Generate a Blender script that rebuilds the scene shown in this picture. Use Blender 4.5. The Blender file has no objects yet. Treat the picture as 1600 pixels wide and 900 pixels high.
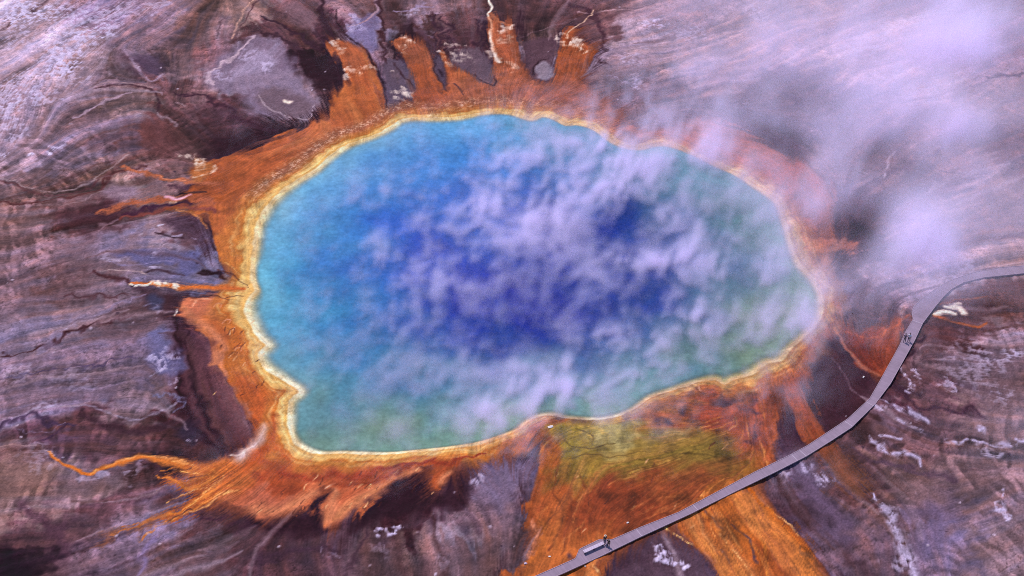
import math, random
import numpy as np
try:
    import bpy, bmesh
except ImportError:          # the ground can be worked out without Blender too
    bpy = None

# ------------------------------------------------------------------ camera, sky, sun, exposure
TILT = math.radians(42.0)          # the aircraft looks down this steeply
HFOV = math.radians(36.0)
RANGE = 246.0                      # metres from the lens to the middle of the pool
CAM = np.array([0.0, -RANGE * math.cos(TILT), RANGE * math.sin(TILT)])
SUN_EL, SUN_AZ = math.radians(63.0), math.radians(-35.0)   # azimuth from +Y (north) towards +X
EXPOSURE = 1.0
GAIN = (1.90, 2.0, 2.28)          # what a white, level surface sends back under this light

if bpy:
    scn = bpy.context.scene
    scn.render.engine = 'CYCLES'
    cd = bpy.data.cameras.new('camera'); cam = bpy.data.objects.new('camera', cd)
    scn.collection.objects.link(cam)
    cam.location = CAM; cam.rotation_euler = (math.pi / 2 - TILT, 0, 0)
    cd.angle = HFOV; cd.clip_start = 1.0; cd.clip_end = 20000.0
    scn.camera = cam
    w = bpy.data.worlds.new('World'); scn.world = w; w.use_nodes = True
    nt = w.node_tree; bg = nt.nodes['Background']
    sky = nt.nodes.new('ShaderNodeTexSky'); sky.sky_type = 'NISHITA'; sky.sun_disc = False
    sky.sun_elevation = SUN_EL; sky.sun_rotation = SUN_AZ; sky.altitude = 2200
    nt.links.new(sky.outputs[0], bg.inputs[0]); bg.inputs[1].default_value = 0.15
    sl = bpy.data.lights.new('sun', 'SUN'); so = bpy.data.objects.new('sun', sl)
    scn.collection.objects.link(so)
    sl.energy = 2.7; sl.angle = math.radians(0.6); sl.color = (1.0, 0.95, 0.88)
    # light travels away from the sun's place in the sky
    so.rotation_euler = (math.pi / 2 - SUN_EL, 0, math.pi - SUN_AZ)
    so.location = (-60, 100, 160)
    vs = scn.view_settings
    vs.view_transform = 'Standard'; vs.look = 'None'; vs.exposure = EXPOSURE; vs.gamma = 1
    vs.use_curve_mapping = False
    cy = scn.cycles
    cy.use_denoising = False; cy.use_adaptive_sampling = False; cy.filter_width = 1.0
    try:
        cy.denoiser = 'OPENIMAGEDENOISE'
    except Exception:
        pass
    cy.max_bounces = 10; cy.diffuse_bounces = 2; cy.glossy_bounces = 2; cy.transmission_bounces = 4
    cy.volume_bounces = 6; cy.transparent_max_bounces = 8
    cy.volume_step_rate = 2.0; cy.volume_max_steps = 256

# ------------------------------------------------------------------ survey: photograph -> ground
T = math.tan(HFOV / 2)
FWD = np.array([0, math.cos(TILT), -math.sin(TILT)]); UPV = np.array([0, math.sin(TILT), math.cos(TILT)])
def site(p, z=0.0):
    """Map points surveyed on the 1600 x 900 air photograph onto the level plane at height z."""
    p = np.asarray(p, float); u, v = p[..., 0], p[..., 1]
    a = (u - 800) / 800 * T; b = -(v - 450) / 800 * T
    d = FWD + b[..., None] * UPV
    d = d + a[..., None] * np.array([1.0, 0, 0])
    t = (z - CAM[2]) / d[..., 2]
    return (CAM + d * t[..., None])[..., :2]
def metres(p):
    """Size on the ground of one survey pixel near p (across the line of sight)."""
    q = site(p)
    return ((q[..., 1] - CAM[1]) * FWD[1] - CAM[2] * FWD[2]) * T / 800
# ------------------------------------------------------------------ noise
_rng = np.random.RandomState(7)
_perm = np.concatenate([_rng.permutation(256)] * 3)
_ang = _rng.rand(256) * 2 * np.pi
_gx, _gy = np.cos(_ang).astype('f4'), np.sin(_ang).astype('f4')
def perlin(x, y, seed=0):
    xi = np.floor(x).astype('i4'); yi = np.floor(y).astype('i4')
    fx = (x - xi).astype('f4'); fy = (y - yi).astype('f4')
    ux = fx * fx * fx * (fx * (fx * 6 - 15) + 10); uy = fy * fy * fy * (fy * (fy * 6 - 15) + 10)
    s = (seed * 37 + 11) & 255
    def g(i, j, dx, dy):
        k = _perm[_perm[(i + s) & 255] + ((j + s * 3) & 255)]
        return _gx[k] * dx + _gy[k] * dy
    a = g(xi, yi, fx, fy); b = g(xi + 1, yi, fx - 1, fy)
    c = g(xi, yi + 1, fx, fy - 1); d = g(xi + 1, yi + 1, fx - 1, fy - 1)
    return (a + ux * (b - a)) * (1 - uy) + (c + ux * (d - c)) * uy
def fbm(x, y, size, octv=4, seed=0, gain=0.5):
    f, amp, out = 1.0 / size, 1.0, 0
    for o in range(octv):
        out = out + amp * perlin(x * f + 17.3 * o, y * f - 9.1 * o, seed + o)
        f *= 2.03; amp *= gain
    return out * 1.5
def sstep(a, b, x):
    t = np.clip((x - a) / (b - a), 0, 1)
    return t * t * (3 - 2 * t)
def blur(a, n):
    for _ in range(3):
        for ax in (0, 1):
            pad = [(0, 0)] * a.ndim; pad[ax] = (n + 1, n)
            c = np.cumsum(np.pad(a, pad, mode='edge').astype('f8'), axis=ax)
            k = 2 * n + 1
            a = (np.take(c, range(k, c.shape[ax]), axis=ax) - np.take(c, range(0, c.shape[ax] - k), axis=ax)) / k
    return a.astype('f4')
def norm(a):
    return (a - a.mean()) / (a.std() + 1e-9)

# ------------------------------------------------------------------ curves and fields on the ground
def smooth(pts, closed, n=4):
    pts = np.asarray(pts, float); m = len(pts); out = []
    idx = range(m if closed else m - 1)
    for i in idx:
        if closed:
            p0, p1, p2, p3 = pts[(i - 1) % m], pts[i], pts[(i + 1) % m], pts[(i + 2) % m]
        else:
            p0, p1, p2, p3 = pts[max(i - 1, 0)], pts[i], pts[i + 1], pts[min(i + 2, m - 1)]
        for k in range(n):
            t = k / n
            out.append(0.5 * (2 * p1 + (p2 - p0) * t + (2 * p0 - 5 * p1 + 4 * p2 - p3) * t * t + (3 * p1 - p0 - 3 * p2 + p3) * t ** 3))
    if not closed:
        out.append(pts[-1])
    return np.array(out)
def signed(P, x, y):
    """Distance to polygon P, negative inside."""
    best = np.full(x.shape, 1e9, 'f4'); ins = np.zeros(x.shape, bool)
    Q = np.roll(P, -1, 0)
    for (ax, ay), (bx, by) in zip(P, Q):
        ex, ey = bx - ax, by - ay; L = ex * ex + ey * ey + 1e-12
        t = np.clip(((x - ax) * ex + (y - ay) * ey) / L, 0, 1)
        d = (x - ax - t * ex) ** 2 + (y - ay - t * ey) ** 2
        np.minimum(best, d, out=best)
        c = (ay > y) != (by > y)
        if c.any():
            ins ^= c & (x < ex * (y - ay) / (by - ay + 1e-12) + ax)
    d = np.sqrt(best)
    return np.where(ins, -d, d)
def spread(ctrl, x, y, power=2.2, reach=2.0):
    """Smoothly carry values known at a few spots over the ground. ctrl rows: u, v, values..."""
    c = np.asarray(ctrl, float); q = site(c[:, :2]); val = c[:, 2:]
    num = np.zeros(x.shape + (val.shape[1],), 'f4'); den = np.zeros(x.shape, 'f4')
    for (cx, cy), v in zip(q, val):
        wgt = (1.0 / ((x - cx) ** 2 + (y - cy) ** 2 + reach ** 2) ** power).astype('f4')
        num += wgt[..., None] * v; den += wgt
    return num / den[..., None]
def coarse(fn, X, Y, k=4):
    """Evaluate fn on every k-th point and interpolate."""
    h, w_ = X.shape
    ys = np.arange(0, h + k, k); xs = np.arange(0, w_ + k, k)
    dx, dy = X[0, 1] - X[0, 0], Y[1, 0] - Y[0, 0]
    gx, gy = np.meshgrid(X[0, 0] + xs * dx, Y[0, 0] + ys * dy)
    f = fn(gx, gy)
    r, c = np.arange(h) / k, np.arange(w_) / k
    i, j = r.astype(int), c.astype(int); a, b = (r - i)[:, None], (c - j)[None, :]
    if f.ndim == 3:
        a, b = a[..., None], b[..., None]
    f00, f01 = f[i][:, j], f[i][:, j + 1]; f10, f11 = f[i + 1][:, j], f[i + 1][:, j + 1]
    return ((f00 * (1 - b) + f01 * b) * (1 - a) + (f10 * (1 - b) + f11 * b) * a).astype('f4')
# ------------------------------------------------------------------ the survey
SHORE = [(397,405),(401,380),(405,355),(413,335),(425,318),(440,302),(456,290),(475,279),(497,265),(517,246),(545,228),(585,213),
 (610,201),(625,190),(645,186),(665,186),(692,186),(720,184),(750,178),(780,176),(800,178),(818,184),(832,187),(848,181),(866,186),(884,195),
 (900,194),(918,198),(936,207),(952,220),(975,230),(1000,233),(1022,228),(1045,228),(1080,240),(1120,260),(1150,273),(1172,288),(1200,306),
 (1215,321),(1225,350),(1236,388),(1248,414),(1268,436),(1281,458),(1282,480),(1276,502),(1256,524),(1232,545),(1217,562),(1197,566),(1172,584),
 (1145,592),(1131,600),(1117,592),(1080,599),(1045,611),(1016,621),(994,636),(970,648),(935,655),(885,653),(866,648),(838,651),(820,662),(803,674),(775,684),
 (745,693),(700,700),(660,704),(600,709),(540,707),(500,708),(476,700),(461,686),(454,660),(456,628),(471,612),(450,596),(425,581),(410,566),
 (408,552),(420,540),(407,527),(398,512),(390,495),(388,477),(395,464),(403,455),(398,440),(396,420)]
BASE = """60 60 150 128 168|20 20 170 148 195|130 60 150 125 160|120 110 152 124 158|40 180 135 110 145|30 260 138 115 155|160 30 132 105 150|210 70 118 95 130
250 60 142 112 155|290 110 138 108 140|330 40 140 106 132|340 95 124 84 108|300 150 118 82 102|380 20 150 115 130|400 95 150 128 165|380 125 140 118 150|450 20 112 74 92|410 50 92 56 72|450 135 128 105 132
490 95 48 24 40|510 45 72 40 58|520 120 74 48 64|480 60 96 60 76|330 190 82 50 68|380 170 88 54 72|290 180 100 66 86|270 140 112 74 94|200 120 104 82 108|225 110 80 58 86|210 160 122 98 122
240 210 104 66 78|150 200 118 92 122|100 240 112 94 132|180 215 98 72 98|60 300 112 82 98|20 290 120 90 110|60 380 122 92 118|20 350 116 86 102|150 330 80 46 56|220 290 118 84 98|190 295 138 108 122|110 320 96 64 74|250 385 118 98 128
290 410 98 90 136|200 400 110 94 134|240 350 116 88 106|290 360 86 58 76|100 450 104 74 92|160 440 110 86 112|40 440 118 90 118|60 520 116 96 132|200 510 104 78 104|150 490 116 94 124
150 610 108 88 124|60 590 110 90 128|220 570 112 94 138|262 545 92 80 124|30 640 110 88 122|230 640 112 92 124|80 690 84 56 84|140 670 86 54 72|210 690 92 60 76|300 650 70 34 50|290 700 80 46 58
60 740 138 104 112|130 760 120 90 108|20 790 120 90 104|60 840 86 56 76|20 885 50 28 44|200 870 110 86 122|300 860 102 76 100|230 850 120 98 142|120 830 92 62 82|170 800 84 54 72|420 860 80 50 70|350 830 84 54 70
560 850 90 62 80|480 870 82 52 70|650 790 70 36 52|600 880 92 66 84|680 850 108 80 98|760 750 122 102 138|720 850 104 76 96|790 800 110 84 112|800 730 100 78 116|740 790 98 70 92|710 830 120 98 126
1000 860 88 62 88|970 850 78 48 70|1050 880 112 92 130|1300 600 62 28 44|1250 570 70 40 60|1330 640 78 48 58|1290 560 60 32 48|1400 650 98 72 98|1450 610 88 58 76|1400 620 74 42 62|1500 560 112 88 116|1440 570 96 66 84
1560 520 120 96 124|1520 480 84 48 58|1580 470 92 58 66|1540 500 92 62 78|1480 530 84 50 62|1570 640 112 86 106|1560 600 100 74 92|1500 750 112 86 108|1560 720 120 94 120|1400 740 108 78 92|1450 690 96 68 88|1320 730 92 60 76|1330 820 102 78 108
1290 770 92 66 88|1450 850 116 94 136|1400 800 112 80 96|1560 850 118 92 116|1500 820 116 92 126|1250 760 84 58 84|1220 740 118 100 142|1270 800 78 50 72|1380 870 104 80 116|1340 770 96 62 78
1000 60 142 118 152|1100 100 150 122 158|1060 30 130 98 122|1200 60 156 126 152|1350 60 156 128 154|1550 150 132 102 126|1500 330 150 122 150|1400 270 104 78 98|1300 250 116 90 114|1330 380 52 28 42|1210 215 72 50 70|1240 155 92 70 96
1450 120 156 128 158|1580 60 110 76 100|1570 100 140 108 140|1590 240 100 74 98|1480 230 140 108 132|1380 250 112 84 108|950 150 116 84 110|1000 140 112 84 112|930 40 102 66 80|880 30 96 60 74|960 100 132 106 140|1020 160 116 90 120
700 40 82 52 62|740 70 72 42 54|600 30 92 60 76|620 70 76 44 60|560 20 112 80 98|580 55 114 100 142|600 90 100 74 96|680 10 112 80 96|660 25 130 104 140|650 60 78 46 60|700 80 80 48 62|830 40 82 52 64|860 60 94 66 78|845 108 112 94 126
1450 370 152 130 160|1560 400 148 120 144|1450 430 140 120 152|1520 250 128 98 120|1440 290 96 68 86|1560 310 146 116 140|1400 430 132 110 146|1340 470 100 72 98|1350 330 72 44 62|1290 520 100 74 100"""
ORANGE = """320 290 166 82 38|350 260 170 86 44|400 245 186 94 50|340 350 184 98 52|370 400 190 108 54|310 480 202 114 82|330 520 190 98 50|370 560 190 104 44|400 620 190 92 42|420 700 186 84 34|370 740 190 92 42
300 760 204 114 52|450 750 168 72 40|480 780 196 102 66|420 790 192 102 76|550 730 170 78 38|540 785 196 98 62|600 740 180 84 44|700 720 176 80 44|760 705 196 108 48|840 670 164 74 40|545 150 182 96 48|560 100 174 92 56|530 130 196 108 62
480 215 184 98 60|580 130 176 88 46|640 90 160 88 58|670 150 172 86 48|660 120 178 90 48|730 140 170 94 66|800 140 170 96 72|790 90 176 94 62|890 95 162 80 42|900 150 160 92 76|250 335 150 80 44|220 320 140 72 40
860 720 184 92 36|850 800 186 94 44|840 870 196 106 50|900 710 140 102 40|880 740 140 100 40|960 680 160 130 54|940 720 146 112 40|1000 720 146 108 42|1080 700 140 104 42|1130 720 146 90 34|1060 740 146 92 40|960 770 140 62 34|900 790 158 74 34
1000 790 150 66 32|1030 750 150 80 36|1080 770 160 80 36|1050 650 160 84 52|1030 630 150 90 46|1120 650 150 66 42|1180 640 164 80 58|1200 680 164 76 46|1140 690 160 84 42|1150 820 196 104 40|1100 820 182 94 40|1060 800 186 100 50|1230 850 192 94 36|1270 890 144 72 36|930 890 196 104 48|1190 800 196 104 42
1380 540 142 62 40|1340 560 116 42 30|1400 510 164 84 60|1400 575 150 66 40|1150 220 196 110 92|1250 270 180 84 60|1270 330 176 100 84|1300 385 196 122 104|1260 420 190 124 86|1000 215 180 104 84|1060 210 190 110 92|1240 660 156 76 46|1225 620 170 84 54"""
RIMW = """390 480 1.35|385 350 1.3|400 410 1.4|430 290 1.1|520 230 0.8|600 190 .7|700 180 .65|800 170 .7|900 190 .8|1000 230 .6|1150 270 .7|1230 330 .8|1270 420 1.0|1280 500 1.1|1180 590 1.1|1100 600 .7|1000 640 .5|900 660 .35|830 670 .55|750 700 .75|600 720 .85|500 720 .95|440 680 1.0|430 600 .85|410 540 .95"""
FLOW = """60 60 1 -.6|150 40 1 -.6|120 120 .8 -.9|30 200 .3 -1|60 260 .8 -.5|250 50 .8 -.5|330 60 -.2 1|300 120 -.1 1|330 130 .5 -1|210 110 .6 .5|160 170 1 -.3|200 140 1 0|420 90 .7 -.7|430 140 .7 .7|380 180 .9 .4|300 190 .7 .7|60 330 1 -.1|150 310 1 -.25|100 430 1 -.25|220 340 1 -.3|250 400 1 .05
100 520 1 -.2|200 490 1 -.25|150 600 1 -.12|60 660 1 -.35|180 660 1 .1|60 740 1 .1|130 760 1 0|300 780 1 -.4|100 860 1 -.3|250 860 1 -.35|500 870 .2 1|620 860 .15 1|750 800 .5 1|440 780 .6 -.5|620 770 .7 -.5|340 560 .3 1|300 600 .35 1|380 660 .5 .9
1300 780 1 .9|1250 760 .7 1|1400 720 1 .7|1500 690 1 .1|1500 780 1 -.6|1440 620 1 .55|1500 560 1 .1|1560 480 1 0|1550 850 1 -.4|1420 850 .4 1|1100 60 1 -.4|1000 90 1 -.2|1200 100 1 -.4|1500 100 1 -.4|1500 300 1 -.45|1400 300 1 -.8|1560 380 1 -.1|1480 420 1 -.3
700 40 .15 1|480 60 .6 .8|440 30 1 .5|540 130 .3 1|650 110 .4 1|800 60 .1 1|890 90 .2 -1|960 60 1 -.3|960 150 1 -.3|900 750 -.4 1|860 820 -.35 1|1000 740 1 -.15|960 700 1 -.2|1100 700 .8 -.3|1200 830 .6 1|1100 840 .6 1|1020 780 .8 -.5|1200 660 .2 1|1080 630 1 .1|1340 560 .5 .6|1400 540 -.5 1|1150 230 1 .4|1260 300 .5 1|320 480 1 .1|420 240 1 -.5|350 380 .2 1"""
def table(s):
    return [[float(v) for v in r.split()] for r in s.replace('\n', '|').split('|') if r.strip()]

class Ground:
    STEP = 0.18
    def __init__(g):
        x = np.arange(-118, 118.01, g.STEP); y = np.arange(-70, 100.01, g.STEP)
        g.X, g.Y = [a.astype('f4') for a in np.meshgrid(x, y)]
        X, Y = g.X, g.Y
        n = lambda size, octv, seed: coarse(lambda a, b: fbm(a, b, size, octv, seed), X, Y, 2)
        g.W = {0: (X, Y)}
        a1, b1, a2, b2 = n(2.4, 3, 1), n(2.4, 3, 2), n(9, 4, 3), n(9, 4, 4)
        g.W[1] = (X + .35 * a1, Y + .35 * b1)
        g.W[2] = (X + .8 * a1 + .5 * a2, Y + .8 * b1 + .5 * b2)
        g.W[3] = (X + 1.0 * a1 + 2.2 * a2, Y + 1.0 * b1 + 2.2 * b2)
        g.sd = signed(site(smooth(SHORE, True, 3)), *[c for c in g.W[0]])
        # directions the water runs, kept as a doubled angle because a streak has no front
        F = np.array(table(FLOW)); q0 = site(F[:, :2]); q1 = site(F[:, :2] + 4 * F[:, 2:])
        th = np.arctan2((q1 - q0)[:, 1], (q1 - q0)[:, 0])
        c2 = np.column_stack([F[:, :2], np.cos(2 * th), np.sin(2 * th)])
        f = coarse(lambda a, b: spread(c2, a, b, 1.8, 3), X, Y, 4)
        g.th = 0.5 * np.arctan2(f[..., 1], f[..., 0]) + 0.28 * a2 + .12 * a1
        rng = np.random.RandomState(3)
        w = rng.randn(*X.shape).astype('f4')
        g.fine = norm(w)
        sharp = lambda v, k_: norm(np.tanh(k_ * v))
        g.L1 = norm(g.lic(w, g.th, 16))                       # streaks along the flow
        g.L2 = norm(g.lic2(blur(rng.randn(*X.shape).astype('f4'), 1), g.th + .15 * a1, 40))
        g.L3 = norm(g.lic2(blur(rng.randn(*X.shape).astype('f4'), 2), g.th + .2 * a2, 90))
        g.L4 = norm(g.lic2(blur(rng.randn(*X.shape).astype('f4'), 6), g.th + .12 * a1, 130))
        g.R = np.tanh(1.5 * norm(g.lic(blur(rng.randn(*X.shape).astype('f4'), 1), g.th + math.pi / 2 + .4 * a1, 8)))   # ripples across it
        g.L1, g.L3 = sharp(g.L1, 1.1), sharp(g.L3, 1.1)
        g.N1, g.N2, g.N3 = a1, a2, n(1.0, 3, 9)
        g.N4 = n(4.5, 5, 12)
        g.rid = 1 - np.abs(n(2.6, 4, 14)) * 2.2
        g.cra = 1 - np.abs(fbm(*g.W[1], 1.7, 3, 21)) * 2.4
        g.paint()
    def lic(g, src, th, n):
        h, w = src.shape
        jj, ii = np.meshgrid(np.arange(w, dtype='f4'), np.arange(h, dtype='f4'))
        ct, st = np.cos(th).astype('f4'), np.sin(th).astype('f4')
        out = src.copy(); 
        for s in (1, -1):
            px, py = jj.copy(), ii.copy(); dx, dy = s * ct, s * st
            for k in range(n):
                px += dx; py += dy
                xi = np.clip(np.rint(px), 0, w - 1).astype('i4'); yi = np.clip(np.rint(py), 0, h - 1).astype('i4')
                wgt = 1 - (k + 1) / (n + 1)
                out += wgt * src[yi, xi]
                vx, vy = ct[yi, xi], st[yi, xi]
                sg = np.where(vx * dx + vy * dy < 0, -1, 1)
                dx, dy = vx * sg, vy * sg
        return out
    def lic2(g, src, th, n):
        """The same at half resolution, for broad streaks."""
        o = g.lic(np.ascontiguousarray(src[::2, ::2]), th[::2, ::2], n // 2)
        o = np.repeat(np.repeat(o, 2, 0), 2, 1)[:src.shape[0], :src.shape[1]]
        return (o[:, :] + np.roll(o, 1, 0) + np.roll(o, 1, 1) + np.roll(np.roll(o, 1, 0), 1, 1)) / 4
    def trace(g, u, v, length, step=.8):
        """Follow the run-off through a spot, both ways, and return the path in metres."""
        c = site((u, v)); out = []
        for sgn in (1, -1):
            q = c.copy(); d = None; path = []
            for _ in range(int(length / step / 2)):
                i = int(round((q[1] - g.Y[0, 0]) / g.STEP)); j = int(round((q[0] - g.X[0, 0]) / g.STEP))
                if not (0 <= i < g.X.shape[0] and 0 <= j < g.X.shape[1]): break
                t = g.th[i, j]; e = np.array([math.cos(t), math.sin(t)])
                if d is None: e = e * sgn
                elif e @ d < 0: e = -e
                d = e; q = q + e * step; path.append(q)
            out = path[::-1] + [c] if sgn == 1 else out + path
        return out
    # -- laying one deposit over another
    def window(g, P, m):
        x0, x1 = P[:, 0].min() - m, P[:, 0].max() + m; y0, y1 = P[:, 1].min() - m, P[:, 1].max() + m
        i0 = int(max(0, (y0 - g.Y[0, 0]) / g.STEP)); i1 = int(min(g.X.shape[0], (y1 - g.Y[0, 0]) / g.STEP + 2))
        j0 = int(max(0, (x0 - g.X[0, 0]) / g.STEP)); j1 = int(min(g.X.shape[1], (x1 - g.X[0, 0]) / g.STEP + 2))
        return np.s_[i0:max(i1, i0), j0:max(j1, j0)]
    def lay(g, s, a, color, wet, lift):
        a = a.astype('f4')
        col = color[s] if isinstance(color, np.ndarray) else np.array(color, 'f4') / 255
        g.col[s] += (col - g.col[s]) * a[..., None]
        if wet is not None:
            g.wet[s] += (wet - g.wet[s]) * a
        if lift:
            g.h[s] += lift * a
    def poly(g, pts, color, soft=.6, warp=1, alpha=1.0, fiber=0.0, wet=None, lift=0, curve=True, fray=0.0):
        P = site(smooth(pts, True, 3) if curve else pts); alpha = alpha ** .75
        s = g.window(P, soft + 3.5 + 2.5 * fray)
        if 0 in g.X[s].shape:
            return
        x, y = g.W[warp]
        d = signed(P, x[s], y[s]) + fiber * soft * g.L1[s] + fray * (.55 * g.L3[s] + .45 * g.L2[s] + .3 * g.N3[s])
        a = sstep(soft, -soft, d) * alpha
        g.lay(s, a, color, wet, lift); return s, a
    def line(g, pts, color, soft=.5, warp=1, alpha=1.0, fiber=0.0, wet=None, lift=0, broken=0.0, ground=False, only=None):
        """pts rows: u, v, width in survey pixels."""
        p = np.asarray(pts, float); alpha = alpha ** .65
        if warp == 2 and p.shape[1] == 3 and p[:, 2].max() < 5.5: warp = 1
        if p.shape[1] == 2:
            p = np.column_stack([p, np.full(len(p), 4.0)])
        p = smooth(p, False, 4)
        if ground:       # already in metres
            P, W = p[:, :2], p[:, 2] * .5
        else:
            P = site(p[:, :2]); W = np.maximum(p[:, 2], .3) * .5 * metres(p[:, :2])
        s = g.window(P, W.max() * (1 + soft) + 3.5)
        if 0 in g.X[s].shape:
            return
        x, y = g.W[warp][0][s], g.W[warp][1][s]
        best = np.full(x.shape, -9.0, 'f4')
        for k in range(len(P) - 1):
            (ax, ay), (bx, by) = P[k], P[k + 1]
            ex, ey = bx - ax, by - ay
            t = np.clip(((x - ax) * ex + (y - ay) * ey) / (ex * ex + ey * ey + 1e-12), 0, 1)
            wv = W[k] + t * (W[k + 1] - W[k])
            best = np.maximum(best, 1 - np.sqrt((x - ax - t * ex) ** 2 + (y - ay - t * ey) ** 2) / wv)
        best = best + fiber * .5 * g.L1[s]
        a = sstep(-soft, soft, best) * alpha
        if only is not None:
            a = a * only[s]
        if W.max() < .30:
            a = a * np.clip(.62 + .35 * g.N3[s] + .12 * g.L1[s], .1, 1)
        if broken:
            a = a * sstep(broken - .9, broken + .5, g.L1[s] * .2 + g.N3[s] * 1.9 + .45)
        g.lay(s, a, color, wet, lift); return s, a
    def crust(g, u, v, r, strength, color=(214, 194, 238), sq=.7, cut=.9):
        """A patch of broken white sinter: bright where the crust's own grain is high."""
        c = site((u, v)); R_ = r * float(metres((u, v)))
        s = g.window(np.array([c]), R_ * 2.2)
        if 0 in g.X[s].shape:
            return
        x, y = g.W[3][0][s], g.W[3][1][s]
        d = np.sqrt((x - c[0]) ** 2 + ((y - c[1])) ** 2) / R_
        m = sstep(1.35, .35, d)
        grain = g.L1[s] * .25 + g.cra[s] * -.5 + g.N3[s] * 1.5 + g.N4[s] * .9 + .45
        if color[1] > 210:          # wet foam and painted glints: drawn out along the run-off, never in crumbs
            a = sstep(-.4, 1.9, g.L3[s] * .35 + g.L1[s] * .2 + g.N3[s] * 1.0 + g.N1[s] * .6 + 1.4 * m - .4) * m ** .7 * strength * .72
        else:
            a = sstep(cut - .45, cut + .65, grain * .75 + m * .9) * m * strength
        g.lay(s, a, color, .55, .06)
DARK, MAROON, BROWN = (44, 19, 31), (62, 32, 42), (92, 58, 68)
PALE, GREY, BLUE = (166, 142, 182), (120, 98, 130), (98, 90, 136)
EMBER, RUST, SALMON, GOLD = (184, 92, 42), (140, 60, 36), (204, 120, 86), (214, 142, 62)
FOAM_GLINT = (240, 212, 206)  # white of the foam, also painted where wet ground glints in the sun
RIPPLED = """60 60 .2|130 60 .2|60 330 .9|20 380 .9|150 400 .3|100 520 .3|150 610 .3|60 720 1.1|130 745 1.2|40 760 1.1|200 690 .9|230 760 .6|120 790 .9|180 830 .5|40 830 .4|330 850 .3|560 870 .2|1400 740 .9|1480 740 1.1|1550 740 1|1500 800 .9|1340 750 .7|1450 700 .9|1330 830 .6|1560 850 .6|1500 600 .5|1400 640 .3|1250 780 .5|1000 870 .4|320 160 .5|350 190 .6|330 60 .3|700 50 .3|1000 100 .2|1400 100 .2|1500 300 .2|620 840 .2|210 400 .2|90 110 .3"""
def paint(g):
    X, Y = g.W[0]; S = X.shape
    g.h = np.zeros(S, 'f4'); g.wet = np.full(S, .15, 'f4')
    base = np.array(table(BASE)); base[:, 2:] /= 255
    mix = coarse(lambda a, b: spread(base, a, b, 2.6, 1.2), X, Y, 3)
    # carry the map a little along the flow so its patches get drawn-out edges
    def warp(img, dx, dy):
        h, w = S
        j = np.clip(np.arange(w)[None, :] + dx / g.STEP, 0, w - 1.001); i = np.clip(np.arange(h)[:, None] + dy / g.STEP, 0, h - 1.001)
        return img[np.rint(i).astype(int), np.rint(j).astype(int)]
    sh = 1.3 * g.L2 * np.cos(g.th), 1.3 * g.L2 * np.sin(g.th)
    g.col = warp(mix, 1.6 * g.N1 + 2.6 * g.N2 + sh[0], 1.6 * g.N1[::-1] + 2.6 * g.N2[::-1] + sh[1]).astype('f4').copy()
    orange = np.array(table(ORANGE)); orange[:, 2:] /= 255
    org = coarse(lambda a, b: spread(orange, a, b, 2.0, 1.4), X, Y, 3)
    org = warp(org, 1.0 * g.N1 + 1.5 * g.N2 + .6 * sh[0], 1.0 * g.N1[::-1] + 1.5 * g.N2[::-1] + .6 * sh[1])
    org = org * np.array([.97, .94, .95], 'f4')
    rw = coarse(lambda a, b: spread(table(RIMW), a, b, 2.0, 2), X, Y, 4)[..., 0] * np.clip(1 + .40 * g.N2 + .1 * g.N1, .5, 1.6)
    g.col = (.37 + (g.col - .37) * 1.12) * np.array([1.13, 1.025, .94], 'f4')
    # -------- grey sinter flats: streaks, ripples, cracks
    flat = np.ones(S, 'f4')
    lm = sstep(-.6, .9, g.N2[::-1, ::-1] + .6 * g.N4[:, ::-1])
    k = (.006 + .026 * lm) * g.L1 + (.008 + .022 * lm) * g.L2 + .045 * g.N3 + .12 * g.N4 + .07 * g.N2 + .05 * g.N1 + (.035 + .05 * lm) * g.L3 + .15 * g.L4
    g.col *= (1 + k)[..., None]
    tint = (.10 * g.N1 + .06 * g.L2 + .05 * g.N4 - .08 * g.L4)[..., None] * np.array([.34, -.05, -.45])
    g.col *= 1 + tint
    rz = coarse(lambda a, b: spread(table(RIPPLED), a, b, 2.2, 3), X, Y, 4)[..., 0]
    rip = np.clip(rz * sstep(-.7, .5, g.N4 + .6 * g.N2 + .1), 0, 1.2)
    g.ripple = rip
    gm = g.col.mean(-1, keepdims=True); g.col = gm + (g.col - gm) * .72
    g.col *= (1 + .20 * rip * np.clip(g.R, -1.8, 1.8))[..., None]
    crk = sstep(.72, .98, g.cra) * sstep(0, .9, g.N2 + .5 * g.N4 + .2)
    g.col *= (1 - .18 * crk)[..., None]

    # -------- lobes, gullies and dark wet hollows round the spring
    D, L, P = g.line, g.line, g.poly
    P([(395,60),(352,85),(322,122),(335,145),(375,150),(385,170),(405,185),(440,186),(478,190),(492,180),(490,160),(478,140),(470,115),(462,90),(440,65),(415,58)], (138,116,146), 1.2, 2, .75)
    P([(410,78),(370,98),(350,120),(395,118),(440,100)], (172,150,186), 1.5, 3, .6)
    P([(400,150),(420,175),(450,186),(485,186),(488,165),(460,150),(430,140)], (112,86,100), 1.2, 2, .7)
    L([(398,60,3),(378,75,4),(352,100,5),(325,122,7),(332,135,4)], (196,164,186), .8, 2, .75)
    L([(404,150,2),(415,168,2.5),(440,180,2.5),(470,188,2.5),(488,184,2),(490,165,2)], (178,152,170), .8, 1, .75)
    L([(398,0,2.5),(380,20,3),(370,42,3.5),(362,62,3)], (214,160,150), .8, 1, .8); L([(404,0,3),(388,22,3),(376,45,3)], (86,48,58), .9, 1, .7)
    P([(458,70),(480,85),(510,95),(535,105),(546,128),(528,142),(500,140),(475,120),(465,95)], DARK, 2.2, 2, .9)
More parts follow.
